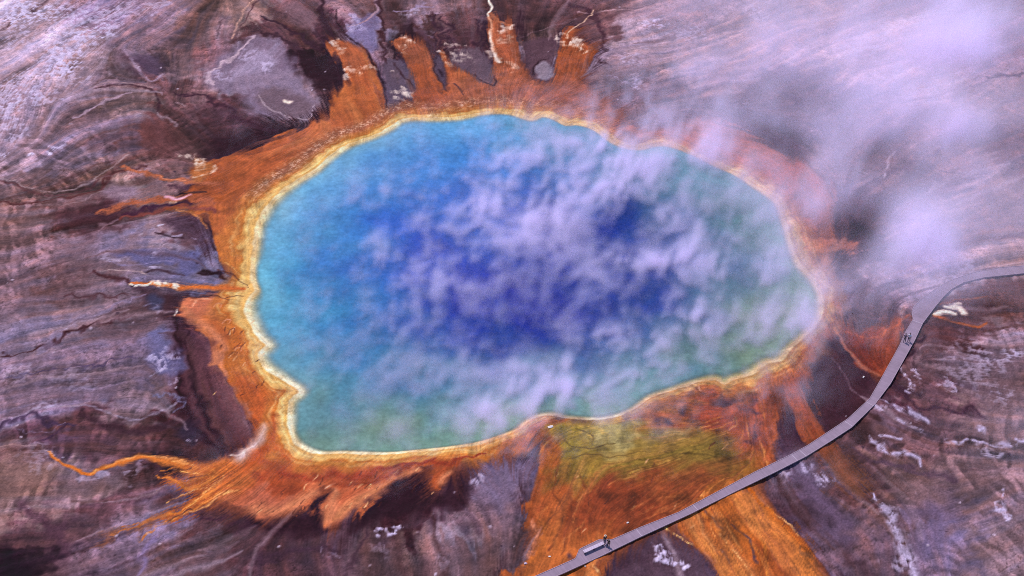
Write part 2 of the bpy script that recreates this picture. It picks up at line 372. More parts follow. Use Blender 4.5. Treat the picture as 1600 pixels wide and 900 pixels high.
    P([(400,200),(430,185),(470,192),(500,180),(520,150),(545,132),(528,172),(490,198),(440,214),(405,226),(395,240),(390,215)], DARK, 1.8, 2, .85, .5)
    P([(335,215),(370,210),(400,205),(402,236),(375,246),(345,258),(325,250)], DARK, 2.6, 2, .85)
    L([(270,140,4),(330,165,8),(380,188,14),(420,200,16)], (64,34,50), 1, 3, .7)
    L([(405,28,6),(440,40,7),(470,55,8),(500,78,8),(515,60,9),(505,30,8),(498,0,7)], (60,32,46), .9, 2, .8)
    L([(392,50,5),(420,55,7),(450,66,8),(470,80,8)], (66,38,52), .9, 2, .75)
    P([(445,10),(470,8),(490,30),(488,44),(465,38),(448,26)], (128,94,108), 1.4, 2, .7)
    P([(545,45),(575,30),(590,20),(592,40),(586,70),(580,85),(565,72),(548,60)], (122,106,150), 1.2, 2, .8)
    L([(545,46,2),(565,40,2.5),(580,30,4),(590,15,5),(588,0,5)], (168,130,150), .8, 1, .8)
    L([(525,20,3),(528,40,3),(545,60,4),(570,80,4),(585,105,4),(600,135,5)], DARK, .8, 2, .85)
    L([(592,0,5),(596,40,6),(598,80,6),(602,110,5)], MAROON, .9, 2, .7)
    L([(612,75,6),(625,95,5),(645,112,5),(648,140,4)], DARK, .8, 2, .8); P([(612,95),(640,98),(648,120),(645,140),(632,128),(618,112)], (84,60,78), 1, 2, .8)
    P([(630,40),(655,36),(650,55),(632,60)], DARK, 1.6, 3, .8)
    for u in (690, 706, 745, 757):
        L([(u,28,7),(u+2,60,8),(u+4,90,7),(u+8,115,5)], (58,30,46), 1, 3, .65, .5)
    L([(612,12,4),(650,14,8),(680,16,6)], (160,136,176), 1, 3, .6); L([(655,50,8),(690,55,5)], (120,92,112), 1, 3, .5)
    P([(742,95),(760,92),(768,110),(774,135),(758,138),(744,122)], (104,84,100), 1.0, 2, .75)
    P([(836,100),(850,96),(864,108),(866,124),(848,128),(834,118)], (138,118,138), .7, 1, .85); L([(832,118,4),(838,98,5),(852,94,4)], DARK, .8, 1, .8)
    L([(815,60,4),(840,48,3),(880,38,4),(900,30,3)], (132,96,110), 1, 2, .5); L([(905,22,3),(980,18,4),(1040,14,4),(1070,2,4)], (204,160,176), .9, 2, .55)
    L([(900,5,10),(930,28,10),(945,60,8),(935,100,8)], (74,42,56), 1, 3, .7)
    L([(930,120,3),(970,128,5),(1020,122,4)], PALE, 1, 3, .5)
    # west: stream beds and banks
    L([(150,142,3),(180,135,4),(215,136,4),(240,144,4),(247,160,4),(246,175,5)], (64,34,48), .8, 1, .85)
    L([(140,140,3),(170,132,3),(210,133,3),(236,139,2)], (176,138,146), .8, 1, .55)
    L([(120,185,5),(150,168,6),(180,152,6),(205,146,4)], (186,152,178), 1, 2, .55)
    L([(247,178,4),(258,188,6),(275,195,6)], (160,132,150), 1, 2, .5); L([(275,162,3),(290,168,3)], (166,134,150), 1, 1, .6)
    L([(205,95,4),(225,122,5),(238,130,5),(256,118,5)], (178,152,186), 1, 1, .6); P([(208,90),(240,92),(252,108),(242,124),(222,116)], (84,62,86), 1, 2, .7)
    P([(228,180),(262,200),(280,225),(268,245),(240,236),(215,215)], (92,50,52), 2.4, 2, .6)
    L([(0,284,5),(30,290,5),(45,302,5),(90,306,5),(130,296,5),(165,275,5),(190,260,5)], (96,54,62), .8, 1, .75)
    L([(0,280,3),(26,284,3),(50,298,3),(95,300,3),(135,288,3),(175,262,4),(200,246,4)], (176,146,158), .9, 1, .6)
    L([(0,316,4),(50,320,5),(100,312,6),(150,296,6),(180,272,7),(230,262,8)], (88,46,50), .9, 2, .75)
    L([(60,324,3),(110,322,4),(150,306,3)], (154,120,132), 1, 2, .5)
    P([(158,298),(185,288),(215,296),(210,312),(180,316)], (150,120,146), 1, 1, .7)
    P([(110,330),(160,318),(210,322),(190,350),(150,360),(110,356),(90,345)], (72,38,50), 2.6, 3, .65)
    L([(180,350,8),(130,372,9),(60,400,8),(0,420,8)], (142,106,124), 1.2, 3, .5)
    L([(165,420,10),(190,390,9),(215,362,8)], (140,110,128), 1.2, 3, .5)
    P([(250,345),(290,340),(320,350),(332,375),(334,395),(318,400),(300,375),(270,362)], (76,52,72), 1, 2, .65)
    L([(245,366,3),(262,372,5),(285,374,5)], DARK, .8, 1, .9); L([(248,356,4),(256,355,4)], (196,178,210), .9, 1, .8); L([(270,372,3),(284,370,4)], (170,150,186), .9, 1, .7); L([(300,374,3),(306,378,3)], PALE, .9, 1, .6)
    P([(180,398),(215,392),(260,398),(300,392),(316,400),(300,428),(280,432),(270,410),(222,414)], (100,94,146), 1.0, 2, .7)
    L([(170,410,3),(200,416,4),(222,413,3),(250,408,3),(270,408,3)], (148,130,176), .8, 2, .7)
    L([(160,424,2),(190,424,3),(220,426,2.5),(232,434,2)], (196,164,170), .8, 1, .75); L([(230,428,4),(255,425,5),(285,432,5)], (64,38,52), .9, 2, .8)
    L([(318,345,4),(330,360,4),(332,385,4),(340,395,4)], DARK, .8, 1, .85); L([(312,425,8),(335,430,8),(350,436,6)], DARK, .8, 2, .8)
    L([(140,430,6),(180,438,9),(215,448,6)], (74,36,44), 1, 2, .7)
    # the big dark wall of the south-west terrace
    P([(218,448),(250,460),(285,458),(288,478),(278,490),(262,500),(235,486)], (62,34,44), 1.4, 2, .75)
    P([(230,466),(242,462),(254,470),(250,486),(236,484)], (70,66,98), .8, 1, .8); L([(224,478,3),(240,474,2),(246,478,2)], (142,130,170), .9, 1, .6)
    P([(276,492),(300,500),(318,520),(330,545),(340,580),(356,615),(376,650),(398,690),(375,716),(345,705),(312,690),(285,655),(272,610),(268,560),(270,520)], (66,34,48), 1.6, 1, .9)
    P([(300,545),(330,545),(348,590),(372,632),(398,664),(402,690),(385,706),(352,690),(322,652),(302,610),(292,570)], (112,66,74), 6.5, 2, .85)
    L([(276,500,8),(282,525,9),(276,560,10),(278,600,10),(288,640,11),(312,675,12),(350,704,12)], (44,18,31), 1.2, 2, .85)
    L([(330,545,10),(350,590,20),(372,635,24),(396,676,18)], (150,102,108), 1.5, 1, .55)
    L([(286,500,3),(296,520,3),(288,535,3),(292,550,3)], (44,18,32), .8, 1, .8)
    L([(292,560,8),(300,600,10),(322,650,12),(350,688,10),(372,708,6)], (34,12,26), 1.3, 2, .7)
    P([(244,530),(268,524),(270,548),(268,570),(262,592),(246,580),(240,555)], (112,104,152), 1.2, 3, .8)
    L([(232,590,3),(252,580,4),(268,578,3)], (150,136,168), .9, 2, .6); L([(240,625,5),(262,620,5),(276,640,6),(284,656,4)], (126,118,160), 1, 3, .75)
    P([(290,660),(312,668),(310,694),(292,690),(280,672)], (54,40,62), 1.2, 2, .8)
    L([(0,542,4),(50,538,5),(90,530,6),(120,518,7),(150,508,6),(200,498,6)], (72,38,48), .9, 3, .75); L([(0,592,4),(60,588,5),(110,580,6),(160,570,6),(220,560,4)], (72,56,92), 1, 3, .7)
    L([(70,545,8),(130,500,9),(190,476,9),(232,458,5)], (142,122,158), 1.3, 3, .5); L([(100,470,6),(160,462,8),(215,455,5)], (84,48,58), 1, 3, .55)
    L([(0,660,3),(35,652,4),(70,640,5),(110,637,4),(150,640,4),(180,652,4),(210,656,5),(250,645,5),(275,632,4)], (158,138,168), .9, 2, .7)
    L([(0,676,8),(40,664,9),(80,656,10),(120,668,10)], (70,48,76), 1, 3, .7); L([(60,694,3),(84,682,4),(110,664,3)], (64,38,66), .8, 2, .8); L([(25,690,3),(70,676,4),(110,658,3)], (134,110,144), 1, 3, .5)
    L([(130,648,8),(180,668,14),(230,674,12),(275,664,8)], (66,38,52), 1.2, 2, .6)
    L([(0,700,3),(50,698,3),(75,708,3),(100,728,3)], (172,134,142), .8, 1, .6)
    P([(0,704),(45,700),(75,716),(88,740),(60,770),(20,790),(0,790)], (150,108,108), 2, 2, .55); P([(100,720),(150,712),(170,728),(200,735),(180,765),(130,770),(100,755)], (132,104,122), 2, 3, .5)
    P([(0,862),(20,858),(34,872),(50,890),(45,910),(0,910)], (30,12,28), 1.4, 2, .85); L([(40,800,20),(80,830,26),(110,860,18)], (82,50,68), 1.2, 3, .6)
    L([(220,895,14),(232,865,12),(250,845,9)], (140,116,164), 1.3, 3, .6); L([(300,830,5),(280,840,4),(240,836,4)], (140,116,140), 1, 2, .5)
    L([(340,800,10),(380,812,10),(420,822,8),(370,836,20)], (70,38,56), 1.2, 3, .6)
    # south: dark comb-shaped hollows under the terrace
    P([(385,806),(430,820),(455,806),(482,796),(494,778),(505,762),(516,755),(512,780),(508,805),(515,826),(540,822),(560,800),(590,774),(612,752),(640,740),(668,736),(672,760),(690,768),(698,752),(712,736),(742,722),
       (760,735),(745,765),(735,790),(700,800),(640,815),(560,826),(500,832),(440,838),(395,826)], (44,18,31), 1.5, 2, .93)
    L([(720,800,20),(700,775,18),(730,740,10)], (60,30,44), 1.2, 3, .6)
    L([(545,880,10),(560,850,10),(575,830,8)], (70,44,58), 1.2, 3, .6); L([(600,860,14),(650,832,18),(700,820,14)], (84,58,74), 1.3, 3, .5); L([(410,880,18),(470,860,16),(500,845,10)], (66,40,58), 1.3, 3, .6)
    P([(750,735),(790,722),(830,716),(838,760),(815,790),(780,800),(756,778)], (120,100,134), 2.4, 3, .7)
    # east
    P([(1110,606),(1150,612),(1172,618),(1165,642),(1140,650),(1118,640),(1100,622)], (66,40,60), 1.0, 3, .0)
    P([(1215,640),(1238,632),(1258,650),(1272,690),(1255,705),(1222,712),(1205,690)], (66,34,50), 1.6, 2, .85)
    P([(1252,560),(1270,545),(1300,535),(1320,560),(1345,592),(1368,600),(1350,640),(1310,668),(1285,680),(1280,640),(1262,600)], (62,30,44), 2.0, 2, .85)
    P([(1255,555),(1275,542),(1296,540),(1290,560),(1265,572)], (66,46,68), 1.4, 2, .8)
    P([(1275,372),(1300,372),(1330,352),(1345,350),(1358,365),(1345,385),(1330,372),(1290,378)], (28,10,24), 1.3, 2, .9); P([(1330,385),(1350,380),(1340,420),(1325,425)], (80,50,66), 2, 2, .7)
    P([(1195,215),(1220,208),(1245,222),(1262,250),(1240,250),(1212,235)], (70,46,66), 2, 2, .85)
    P([(1250,392),(1270,398),(1290,402),(1282,416),(1262,412)], (70,40,52), .9, 1, .8)
    P([(1218,148),(1240,148),(1258,156),(1254,168),(1238,160)], (84,64,88), .9, 2, .8)
    L([(1370,290,10),(1395,270,12),(1420,262,8),(1440,245,6),(1480,225,5)], (92,64,82), 1, 3, .75); L([(1380,280,4),(1390,250,4),(1398,238,3)], (188,164,190), .9, 1, .6)
    L([(1405,290,4),(1430,272,4),(1450,262,3),(1480,272,3),(1540,276,3)], (84,60,78), .9, 2, .7); L([(1545,125,5),(1580,120,7),(1610,116,6)], (78,52,70), 1, 2, .8); L([(1500,145,3),(1545,128,4)], (100,74,94), 1, 2, .7)
    L([(1440,240,4),(1480,215,5),(1540,205,4),(1600,190,4)], (176,144,166), 1.1, 3, .45); L([(1440,300,8),(1500,275,10),(1580,262,9)], (166,140,168), 1.2, 3, .4); L([(1430,340,4),(1480,345,5),(1530,330,4)], (108,80,98), 1.1, 3, .45); L([(1560,375,4),(1600,365,4)], (100,66,84), 1, 2, .6)
    L([(1455,478,8),(1500,462,10),(1560,452,10),(1620,448,10)], (106,62,66), 1.2, 2, .6); L([(1470,500,10),(1540,515,12),(1600,505,10)], (96,58,64), 1.2, 3, .45)
    L([(1395,600,10),(1430,620,12),(1480,640,12),(1520,650,8)], (64,36,54), 1.3, 3, .65); L([(1400,590,9),(1415,560,8),(1440,530,7)], (50,24,40), 1.2, 2, .7)
    P([(1500,560),(1560,540),(1600,535),(1600,600),(1550,620),(1510,600)], (122,100,124), 3, 3, .4); P([(1540,600),(1590,590),(1600,630),(1560,650),(1535,635)], (116,84,94), 1.6, 3, .5)
    L([(1340,690,5),(1380,725,9),(1430,745,12),(1480,760,10)], (86,60,80), 1.3, 3, .6); L([(1245,760,12),(1290,800,16),(1330,860,18),(1350,910,16)], (78,50,62), 1.3, 3, .6)
    P([(1200,730),(1240,716),(1262,730),(1300,780),(1325,830),(1300,838),(1250,790)], (118,96,134), 2.6, 3, .55)
    P([(1420,790),(1460,780),(1480,820),(1470,870),(1440,890),(1425,840)], (124,104,152), 3, 3, .5); P([(1428,755),(1465,765),(1470,785),(1440,790),(1424,780)], (138,102,110), 1.6, 2, .6)
    P([(925,884),(960,868),(1000,846),(1038,826),(1050,836),(1078,852),(1105,878),(1128,905),(1100,930),(1000,930),(940,925)], (88,62,80), .8, 1, .85)
    P([(930,880),(985,858),(1000,872),(985,905),(940,915)], (66,40,56), 1.5, 3, .6)

    # -------- orange microbial mats
    g.orange = np.zeros(S, 'f4')
    def mat(pts, soft=.5, warp=1, alpha=1.0, fiber=.3, fringe=.6, color=org):
        pts_ = np.array(pts, float)
        if fringe:      # the mat's outer growth is dark, frayed along the run-off
            P(pts_, (58, 28, 40), 2.6, 3, fringe, fiber, None, 0, True, 1.3)
        r = P(pts_, color, soft, warp, alpha, fiber, .55, .05, True, .75)
        if r:
            np.maximum(g.orange[r[0]], r[1], out=g.orange[r[0]])
    wallm = (58,30,40)
    # ring round the west and north banks with its fingers
    mat([(285,486),(292,474),(330,468),(372,464),(384,450),(368,432),(350,416),(336,396),(330,372),(320,346),(296,334),(262,328),(300,322),(330,318),(300,310),(300,300),(330,296),
         (318,284),(306,266),(322,258),(355,248),(400,240),(432,216),(486,201),(514,176),(521,150),(546,132),(538,108),(529,92),(514,77),(526,65),(545,70),(570,87),(582,110),(598,140),(603,172),(640,166),(652,156),(640,138),(616,114),(634,128),(651,142),(645,108),(646,98),(630,82),(614,66),(634,63),(666,77),(679,88),(676,112),(688,130),(697,143),(695,112),(686,86),(699,90),(710,110),(740,122),(770,140),(771,117),(766,72),(769,34),(782,48),(796,30),(806,66),(815,108),(832,127),(860,131),(867,95),(880,64),(893,46),(898,64),(912,72),(926,74),(920,96),(906,122),(922,145),(952,172),(975,205),(940,215),
         (860,200),(700,205),(560,250),(450,320),(420,400),(430,500),(460,600),(480,690),(600,690),(760,670),(830,645),(862,652),(860,668),(842,690),(800,712),(742,723),(708,736),(696,752),(686,772),(672,766),(668,738),(640,742),(614,754),(590,776),(560,802),(532,818),
         (512,822),(510,800),(516,772),(500,772),(486,796),(452,806),(426,814),(390,800),(350,792),(310,790),(330,760),(345,735),(374,716),(398,690),(408,668),(392,648),(368,618),(348,582),(336,555),(330,530),(318,515),(302,503)], .55, 1, 1.0, .25, .75)
    # the south fan, above and below the boardwalk
    mat([(866,660),(848,690),(842,745),(826,800),(838,842),(818,880),(795,910),(940,930),(938,905),(924,884),(1040,826),(1062,842),(1082,858),(1110,880),(1140,920),(1300,930),(1285,890),(1262,850),(1235,820),(1205,800),(1188,775),(1166,760),(1200,735),(1206,700),
         (1215,660),(1225,630),(1240,640),(1262,690),(1290,700),(1276,660),(1262,630),(1250,605),(1258,580),(1240,560),(1180,590),(1100,600),(1010,625),(930,655)], .6, 1, 1.0, .3, .45)
    mat([(1290,690),(1320,722),(1345,752),(1330,775),(1300,742),(1278,706)], 1.6, 2, .6, .5, 0, np.broadcast_to(np.array([136, 80, 58], 'f4') / 255, S + (3,)).copy())
    # east bank
    mat([(975,205),(1010,205),(1055,205),(1090,190),(1130,192),(1180,215),(1230,250),(1268,268),(1296,292),(1305,320),(1290,350),(1262,372),(1300,378),(1336,378),(1332,394),(1290,400),(1262,395),(1280,430),(1300,470),(1305,510),(1270,560),(1230,565),(1290,480),(1230,340),(1150,275),(1050,235)], .9, 2, .9, .2)
    mat([(1424,486),(1400,505),(1360,518),(1312,520),(1300,508),(1318,540),(1340,572),(1368,590),(1384,580),(1400,550),(1418,512)], .6, 2, .95, .3)
    L([(1304,515,6),(1322,545,6),(1345,572,7),(1372,588,8)], (190,110,90), .9, 1, .6); L([(1330,545,14),(1355,560,12),(1378,570,8)], (110,40,28), 1.2, 2, .8); L([(1320,520,5),(1360,530,5),(1395,515,5),(1418,495,4)], (176,86,56), 1, 2, .7)
    L([(1452,492,4),(1480,500,6),(1520,512,4),(1545,508,3)], (170,84,42), .9, 1, .8); L([(1470,478,5),(1500,470,4),(1540,468,5)], (156,84,50), 1, 2, .7)

    # threads of run-off that leave the mats and fade from orange through rust to brown
    sm = g.lic2(g.orange, g.th + .15 * g.N1, 46); sm = sm / 24.0
    th_ = sstep(.20, .62, sm * 1.15 + .13 * g.L3 + .06 * g.L1 - .02) * (1 - g.orange) * sstep(1.0, 4.0, g.sd)
    fade = sstep(.1, .6, sm)[..., None]
    tcol = np.array([84, 44, 44], 'f4') / 255 * (1 - fade) + fade * (.55 * org + .45 * np.array([150, 74, 44], 'f4') / 255)
    g.col += (tcol - g.col) * (th_ * .8)[..., None]
    L([(296,500,7),(318,514,9),(334,540,9),(346,580,9),(368,618,9),(392,650,8)], (160,98,86), 1.6, 2, .55, .2); L([(300,515,6),(322,535,9),(336,570,10),(352,606,10),(376,645,9)], (118,66,72), 1.6, 2, .6, .2)
    # bare ground showing between the northern fingers
    P([(603,174),(600,132),(596,108),(612,94),(634,100),(646,120),(650,142),(640,152),(618,168)], (96,76,96), .7, 1, .9, .3)
    L([(604,172,3),(599,138,4),(588,112,4),(574,88,3)], (52,26,36), .9, 1, .8); L([(614,100,3),(632,122,4),(648,138,3)], (60,32,42), .9, 1, .8)
    P([(681,90),(690,98),(695,112),(696,142),(689,130),(677,112)], (88,64,80), .5, 1, .95); L([(681,92,2),(678,112,2.5),(690,132,2.5),(697,144,2)], (54,28,38), .9, 1, .7)
    P([(704,92),(722,80),(750,80),(765,96),(770,116),(772,134),(756,130),(738,118),(716,108)], (104,80,96), .8, 1, .85, .3); L([(742,118,4),(758,130,4),(772,136,3),(774,120,3)], (56,30,42), .9, 1, .8)
    P([(818,70),(850,60),(876,66),(866,94),(862,128),(838,124),(822,104)], (92,62,76), .9, 1, .9, .3); P([(838,102),(850,97),(862,108),(864,122),(848,126),(836,116)], (142,122,142), .5, 1, .9); L([(832,118,3),(836,102,4),(850,95,3)], (48,24,34), .8, 1, .85)
    L([(655,50,10),(672,66,8),(684,82,6)], (84,52,66), 1, 2, .7)
    P([(685,110),(692,116),(690,122)], DARK, .4, 1, .8); L([(710,134,3),(718,142,4),(724,150,2)], (74,40,46), .9, 1, .8)
    # run-off threads on the fan and long drainage lines over the flats
    rt = random.Random(21)
    for k in range(120):
        u, v = rt.choice([(rt.uniform(1040, 1260), rt.uniform(790, 900)), (rt.uniform(845, 1180), rt.uniform(680, 830)), (rt.uniform(1040, 1240), rt.uniform(610, 720))])
        w0 = site((u, v)); i, j = int((w0[1] - g.Y[0, 0]) / g.STEP), int((w0[0] - g.X[0, 0]) / g.STEP)
        if g.orange[i, j] < .6: continue
        t_ = g.trace(u, v, rt.uniform(4, 11)); wd_ = rt.uniform(.16, .42)
        L([(q[0], q[1], wd_ * (.4 + .6 * math.sin(math.pi * (n_ + .5) / len(t_)))) for n_, q in enumerate(t_)], rt.choice([(100,48,34), (120,52,34), (150,66,36), (226,146,84), (206,120,60)]), 1, 2, .5, 0, None, 0, 0, True)
    bare = (1 - blur(g.orange, 4)) ** 2 * sstep(3, 7, g.sd)
    for k in range(170):
        u, v = rt.uniform(-20, 1620), rt.uniform(-20, 920)
        w0 = site((u, v)); i, j = int((w0[1] - g.Y[0, 0]) / g.STEP), int((w0[0] - g.X[0, 0]) / g.STEP)
        if g.orange[i, j] > .3 or g.sd[i, j] < 3: continue
        t_ = g.trace(u, v, rt.uniform(8, 26)); wd_ = rt.uniform(.3, 1.5)
        a_ = rt.uniform(.12, .42) * (.7 if wd_ > 1 else 1)
        L([(q[0], q[1], wd_ * (.25 + .75 * math.sin(math.pi * (n_ + .5) / len(t_)))) for n_, q in enumerate(t_)], rt.choice([(66,40,50), (76,46,52), (90,54,54), (178,150,174), (160,128,146)]), 1.1, 2, a_, 0, None, 0, 0, True, bare)
    # patches inside the mats
    for u, v, r in ((1075,606,6),(1060,640,7),(1020,660,8),(1135,625,16),(1156,622,14),(1178,618,9),(1182,690,9),(1176,640,5),(1168,625,6),(1128,608,8),(1040,605,8),(890,870,8),(905,660,4),(965,640,5)):
        P([(u - r, v), (u - .3 * r, v - .8 * r), (u + .8 * r, v - .5 * r), (u + r, v + .3 * r), (u + .2 * r, v + .8 * r), (u - .7 * r, v + .6 * r)], (70,42,58), .9, 3, .85)
    L([(1062,602,4),(1078,603,5),(1092,612,5)], DARK, .8, 1, .85); L([(1080,598,4),(1090,604,5),(1096,612,3)], (190,164,186), .9, 1, .7)
    P([(862,662),(940,660),(1010,690),(1060,690),(1120,690),(1142,712),(1130,735),(1080,742),(1020,735),(960,735),(905,742),(872,726),(862,700)], (136,110,48), 3.0, 3, .6)
    P([(868,672),(905,672),(925,690),(905,716),(880,715),(866,700)], (150,126,44), 1.4, 3, .65); P([(930,660),(970,650),(975,680),(960,705),(935,695)], (196,176,110), 2.0, 3, .65)
    P([(1095,698),(1135,705),(1132,722),(1105,722)], (108,84,38), 1.4, 3, .55); P([(930,690),(1000,682),(1060,680),(1060,694),(1000,700),(940,702)], (160,146,112), 2.0, 3, .45)
    for q in ([(880,690,2),(900,700,2.5),(925,702,2.5),(960,695,2)], [(890,720,2),(920,712,2),(960,715,2.5),(1010,708,2)], [(945,728,2),(1000,722,2),(1050,716,2)], [(868,735,3),(872,748,5),(868,760,3)], [(900,672,2),(925,682,2.5),(926,696,2)], [(1060,712,2),(1095,712,3),(1130,716,2)]):
        L(q, (84,62,26), .9, 2, .65, .6)
    for q in ([(862,672,3),(890,676,3),(918,682,3),(930,692,2)], [(905,668,3),(935,672,4),(950,690,3)], [(960,650,4),(985,655,4),(990,668,3)], [(980,745,3),(1020,730,3),(1060,722,3)]):
        L(q, (206,160,80), 1, 2, .35, .6, None, 0, .4)
    P([(900,790),(940,760),(990,755),(1040,750),(1030,785),(980,815),(930,835),(900,830)], (138,58,32), 3.5, 3, .7)
    L([(848,700,7),(846,740,7),(836,790,8),(848,830,8),(838,865,8),(812,890,8)], (196,104,48), 1.2, 2, .6); L([(830,815,6),(838,838,6),(826,872,6)], (216,132,100), 1, 1, .7)
    for q in ([(872,730,3),(866,770,3),(880,800,3),(872,840,4)], [(890,770,3),(892,800,3),(880,830,4),(858,860,4)], [(905,745,2),(918,775,3),(922,792,2)]):
        L(q, (112,52,30), .9, 2, .6, .7)
    for q in ([(900,785,3),(920,770,2.5)], [(880,850,4),(905,830,3),(915,815,2)], [(1010,812,3),(1040,795,4)], [(1000,805,2),(1018,795,3)], [(985,800,3),(1030,782,3),(1070,776,2)]):
        L(q, (206,120,66), 1, 2, .4, .6)
    # braids below the walk
    for q in ([(1095,805,5),(1120,830,6),(1142,868,6),(1160,905,6)], [(1150,785,4),(1172,812,5),(1190,850,5),(1200,905,5)], [(1075,830,4),(1100,850,5),(1135,895,5)]):
        L(q, (206,116,46), 1, 2, .6, .6)
    for q in ([(1102,800,3),(1114,816,4),(1126,828,4)], [(1142,822,3),(1156,832,4),(1170,846,4),(1176,868,4),(1184,885,3)], [(1125,860,4),(1138,880,3)]):
        L(q, (88,56,62), .9, 2, .8, .3)
    for q in ([(1122,835,2),(1140,858,2.5),(1160,880,2.5),(1175,905,3)], [(1205,802,2),(1228,818,3),(1250,842,3)], [(1042,828,4),(1060,842,3),(1084,858,3)], [(924,884,2),(936,900,3),(942,925,3)]):
        L(q, (240,176,116), .9, 1, .75, .3, .5, 0, .1)
    L([(1166,764,5),(1180,785,8),(1200,805,10),(1225,828,18),(1250,860,24),(1262,905,24)], (200,100,34), 1.1, 2, .8, .5)
    L([(1285,880,14),(1270,860,10),(1262,845,5)], (110,62,42), 1.1, 3, .6)
    # streams over the east side
    L([(1210,590,8),(1232,612,10),(1252,640,12),(1262,670,13),(1275,698,14)], (182,88,54), 1.1, 1, .85, .3); L([(1255,640,4),(1266,668,5),(1276,690,5)], (150,58,32), 1, 1, .8)
    L([(1205,640,10),(1206,680,10),(1200,715,9)], (182,90,56), 1.2, 2, .75)
    # -------- rim: cream, yellow and gold bands that follow the bank
    sca = np.abs(fbm(X, Y, 3.4, 2, 40)) * 1.0
    d = g.sd / np.maximum(rw, .3) + .15 * g.N1 - .9 * sca + .35
    d2 = g.sd + .10 * g.N1 - .28 * sca + .08
    gold = np.array([204, 128, 62], 'f4') / 255; yel = np.array([238, 194, 122], 'f4') / 255; cream = np.array([252, 236, 206], 'f4') / 255
    cz = coarse(lambda a, b: spread([[392,490,1.1],[400,440,.8],[410,545,1.1],[440,590,1.15],[456,640,1],[470,695,.9],[560,712,1],[700,702,.6],[800,675,.3],[400,380,.7],[430,315,.8],[500,262,.7],[600,203,.7],[700,184,.5],[830,190,.3],[900,200,.3],[1040,230,.2],[1100,255,.2],[1200,310,.3],[1250,420,.5],[1280,490,.5],[1200,570,.5],[1120,596,.5],[1000,632,.4],[940,655,1],[880,655,.6]], a, b, 2.2, 1), X, Y, 4)[..., 0]
    cz = np.clip(cz * (.8 + .35 * g.N2 + .3 * g.N1), 0, 1)
    def band(a, color):
        g.col += (color - g.col) * a[..., None].astype('f4')
    vis = coarse(lambda a, b: spread([[840,200,.9],[380,480,1],[430,300,1],[540,230,1],[700,180,.9],[600,715,.95],[450,640,1],[900,190,.85],[1000,232,.6],[1150,275,.8],[1220,330,.65],[1265,430,.6],[1270,520,.45],[1170,595,.7],[1080,605,.55],[1000,640,.45],[900,660,.1],[835,665,.6]], a, b, 2, 2), X, Y, 4)[..., 0]
    band(sstep(5.2, 2.6, d) * .75 * vis, gold)
    bw = g.sd / np.maximum(rw, .3)
    band(sstep(2.4, 1.5, d) * .75 * vis, yel)
    band(np.exp(-((d - 2.1) / .35) ** 2) * .4 * vis, np.array([190, 116, 44], 'f4') / 255)
    band(np.exp(-((d - 3.4) / .5) ** 2) * .3 * vis, np.array([168, 88, 36], 'f4') / 255)
    band(sstep(.62, .25, d2 / np.maximum(.5, rw)) * .92 * cz, cream)
    for c_, w_, a_ in ((1.25, .18, .40), (1.95, .16, .30), (2.8, .2, .22)):
        band(np.exp(-((d - c_) / w_) ** 2) * a_ * vis * sstep(-.6, .5, g.N2 + .5 * g.N4), np.array([255, 226, 170], 'f4') / 255)
    g.h += (.10 * np.exp(-((g.sd - .5) / .5) ** 2)).astype('f4')
    # northern bank: a band of pitted brown crust between gold and orange
    pit = sstep(.2, 1.4, g.N3 * 1.6 + g.fine * .5 + .3)
    nb = coarse(lambda a, b: spread([[400,330,0],[395,290,.9],[440,260,1],[520,215,1],[600,180,.9],[700,165,.7],[800,160,.6],[900,180,.4],[1000,220,0],[360,400,0],[600,720,0],[1200,400,0]], a, b, 2.4, 1), X, Y, 4)[..., 0]
    bandm = np.exp(-((g.sd - 3.6) / 1.3) ** 2) * nb
    band(bandm * .75, np.array([150, 92, 70], 'f4') / 255); band(bandm * pit * .55, np.array([224, 176, 156], 'f4') / 255)
    # submerged bank
    bed = sstep(0, -.8, g.sd)
    g.col += ((np.array([176, 150, 84], 'f4') / 255 * (1 - cz[..., None]) + cz[..., None] * np.array([228, 218, 190], 'f4') / 255) - g.col) * bed[..., None].astype('f4')

    # -------- runoff streams on the west side
    E = (200,112,52)
    L([(345,738,44),(310,740,30),(285,726,17),(255,720,13),(225,716,12),(195,722,10),(165,732,7),(140,741,5),(110,734,5),(90,722,4),(74,708,3)], (206,112,48), .9, 1, .95, .25, .6, -.03)
    L([(290,722,4),(258,716,4),(225,713,3),(192,720,3),(165,732,2.5),(142,741,2)], (244,164,104), .9, 1, .7, .3)
    P([(372,722),(340,728),(300,728),(322,745),(290,752),(262,760),(284,768),(305,778),(285,796),(250,812),(284,808),(320,792),(352,776),(380,752)], EMBER, 1.0, 2, .85, .7, .6)
    fan = ([(345,760,10),(310,785,7),(270,805,6),(225,822,5),(175,842,4)], [(330,770,6),(300,796,4),(262,818,4),(215,845,4)], [(335,755,8),(300,765,6),(262,756,4),(240,748,3)], [(330,750,6),(300,745,4),(275,735,3),(248,738,2)],
           [(325,775,5),(285,800,4),(240,815,3),(190,826,2)], [(340,748,6),(300,756,4),(260,764,3)], [(338,742,5),(310,732,3),(285,738,2.5),(255,742,2)], [(345,770,5),(320,792,3),(290,806,2.5)], [(360,765,6),(330,786,4),(300,800,3)])
    for q in fan:
        L(q, (206,116,52), 1, 2, .8, .8, .6)
    for q in ([(350,748,4),(322,772,3),(292,800,2),(260,822,1.5)], [(372,772,5),(345,778,4),(322,796,3),(286,808,2)], [(330,748,2),(300,742,1.5),(270,735,1.2)], [(325,764,2),(290,772,1.5),(262,790,1.2)], [(306,728,3),(285,724,2),(270,722,2)]):
        L(q, (240,160,96), 1, 2, .75, .8)
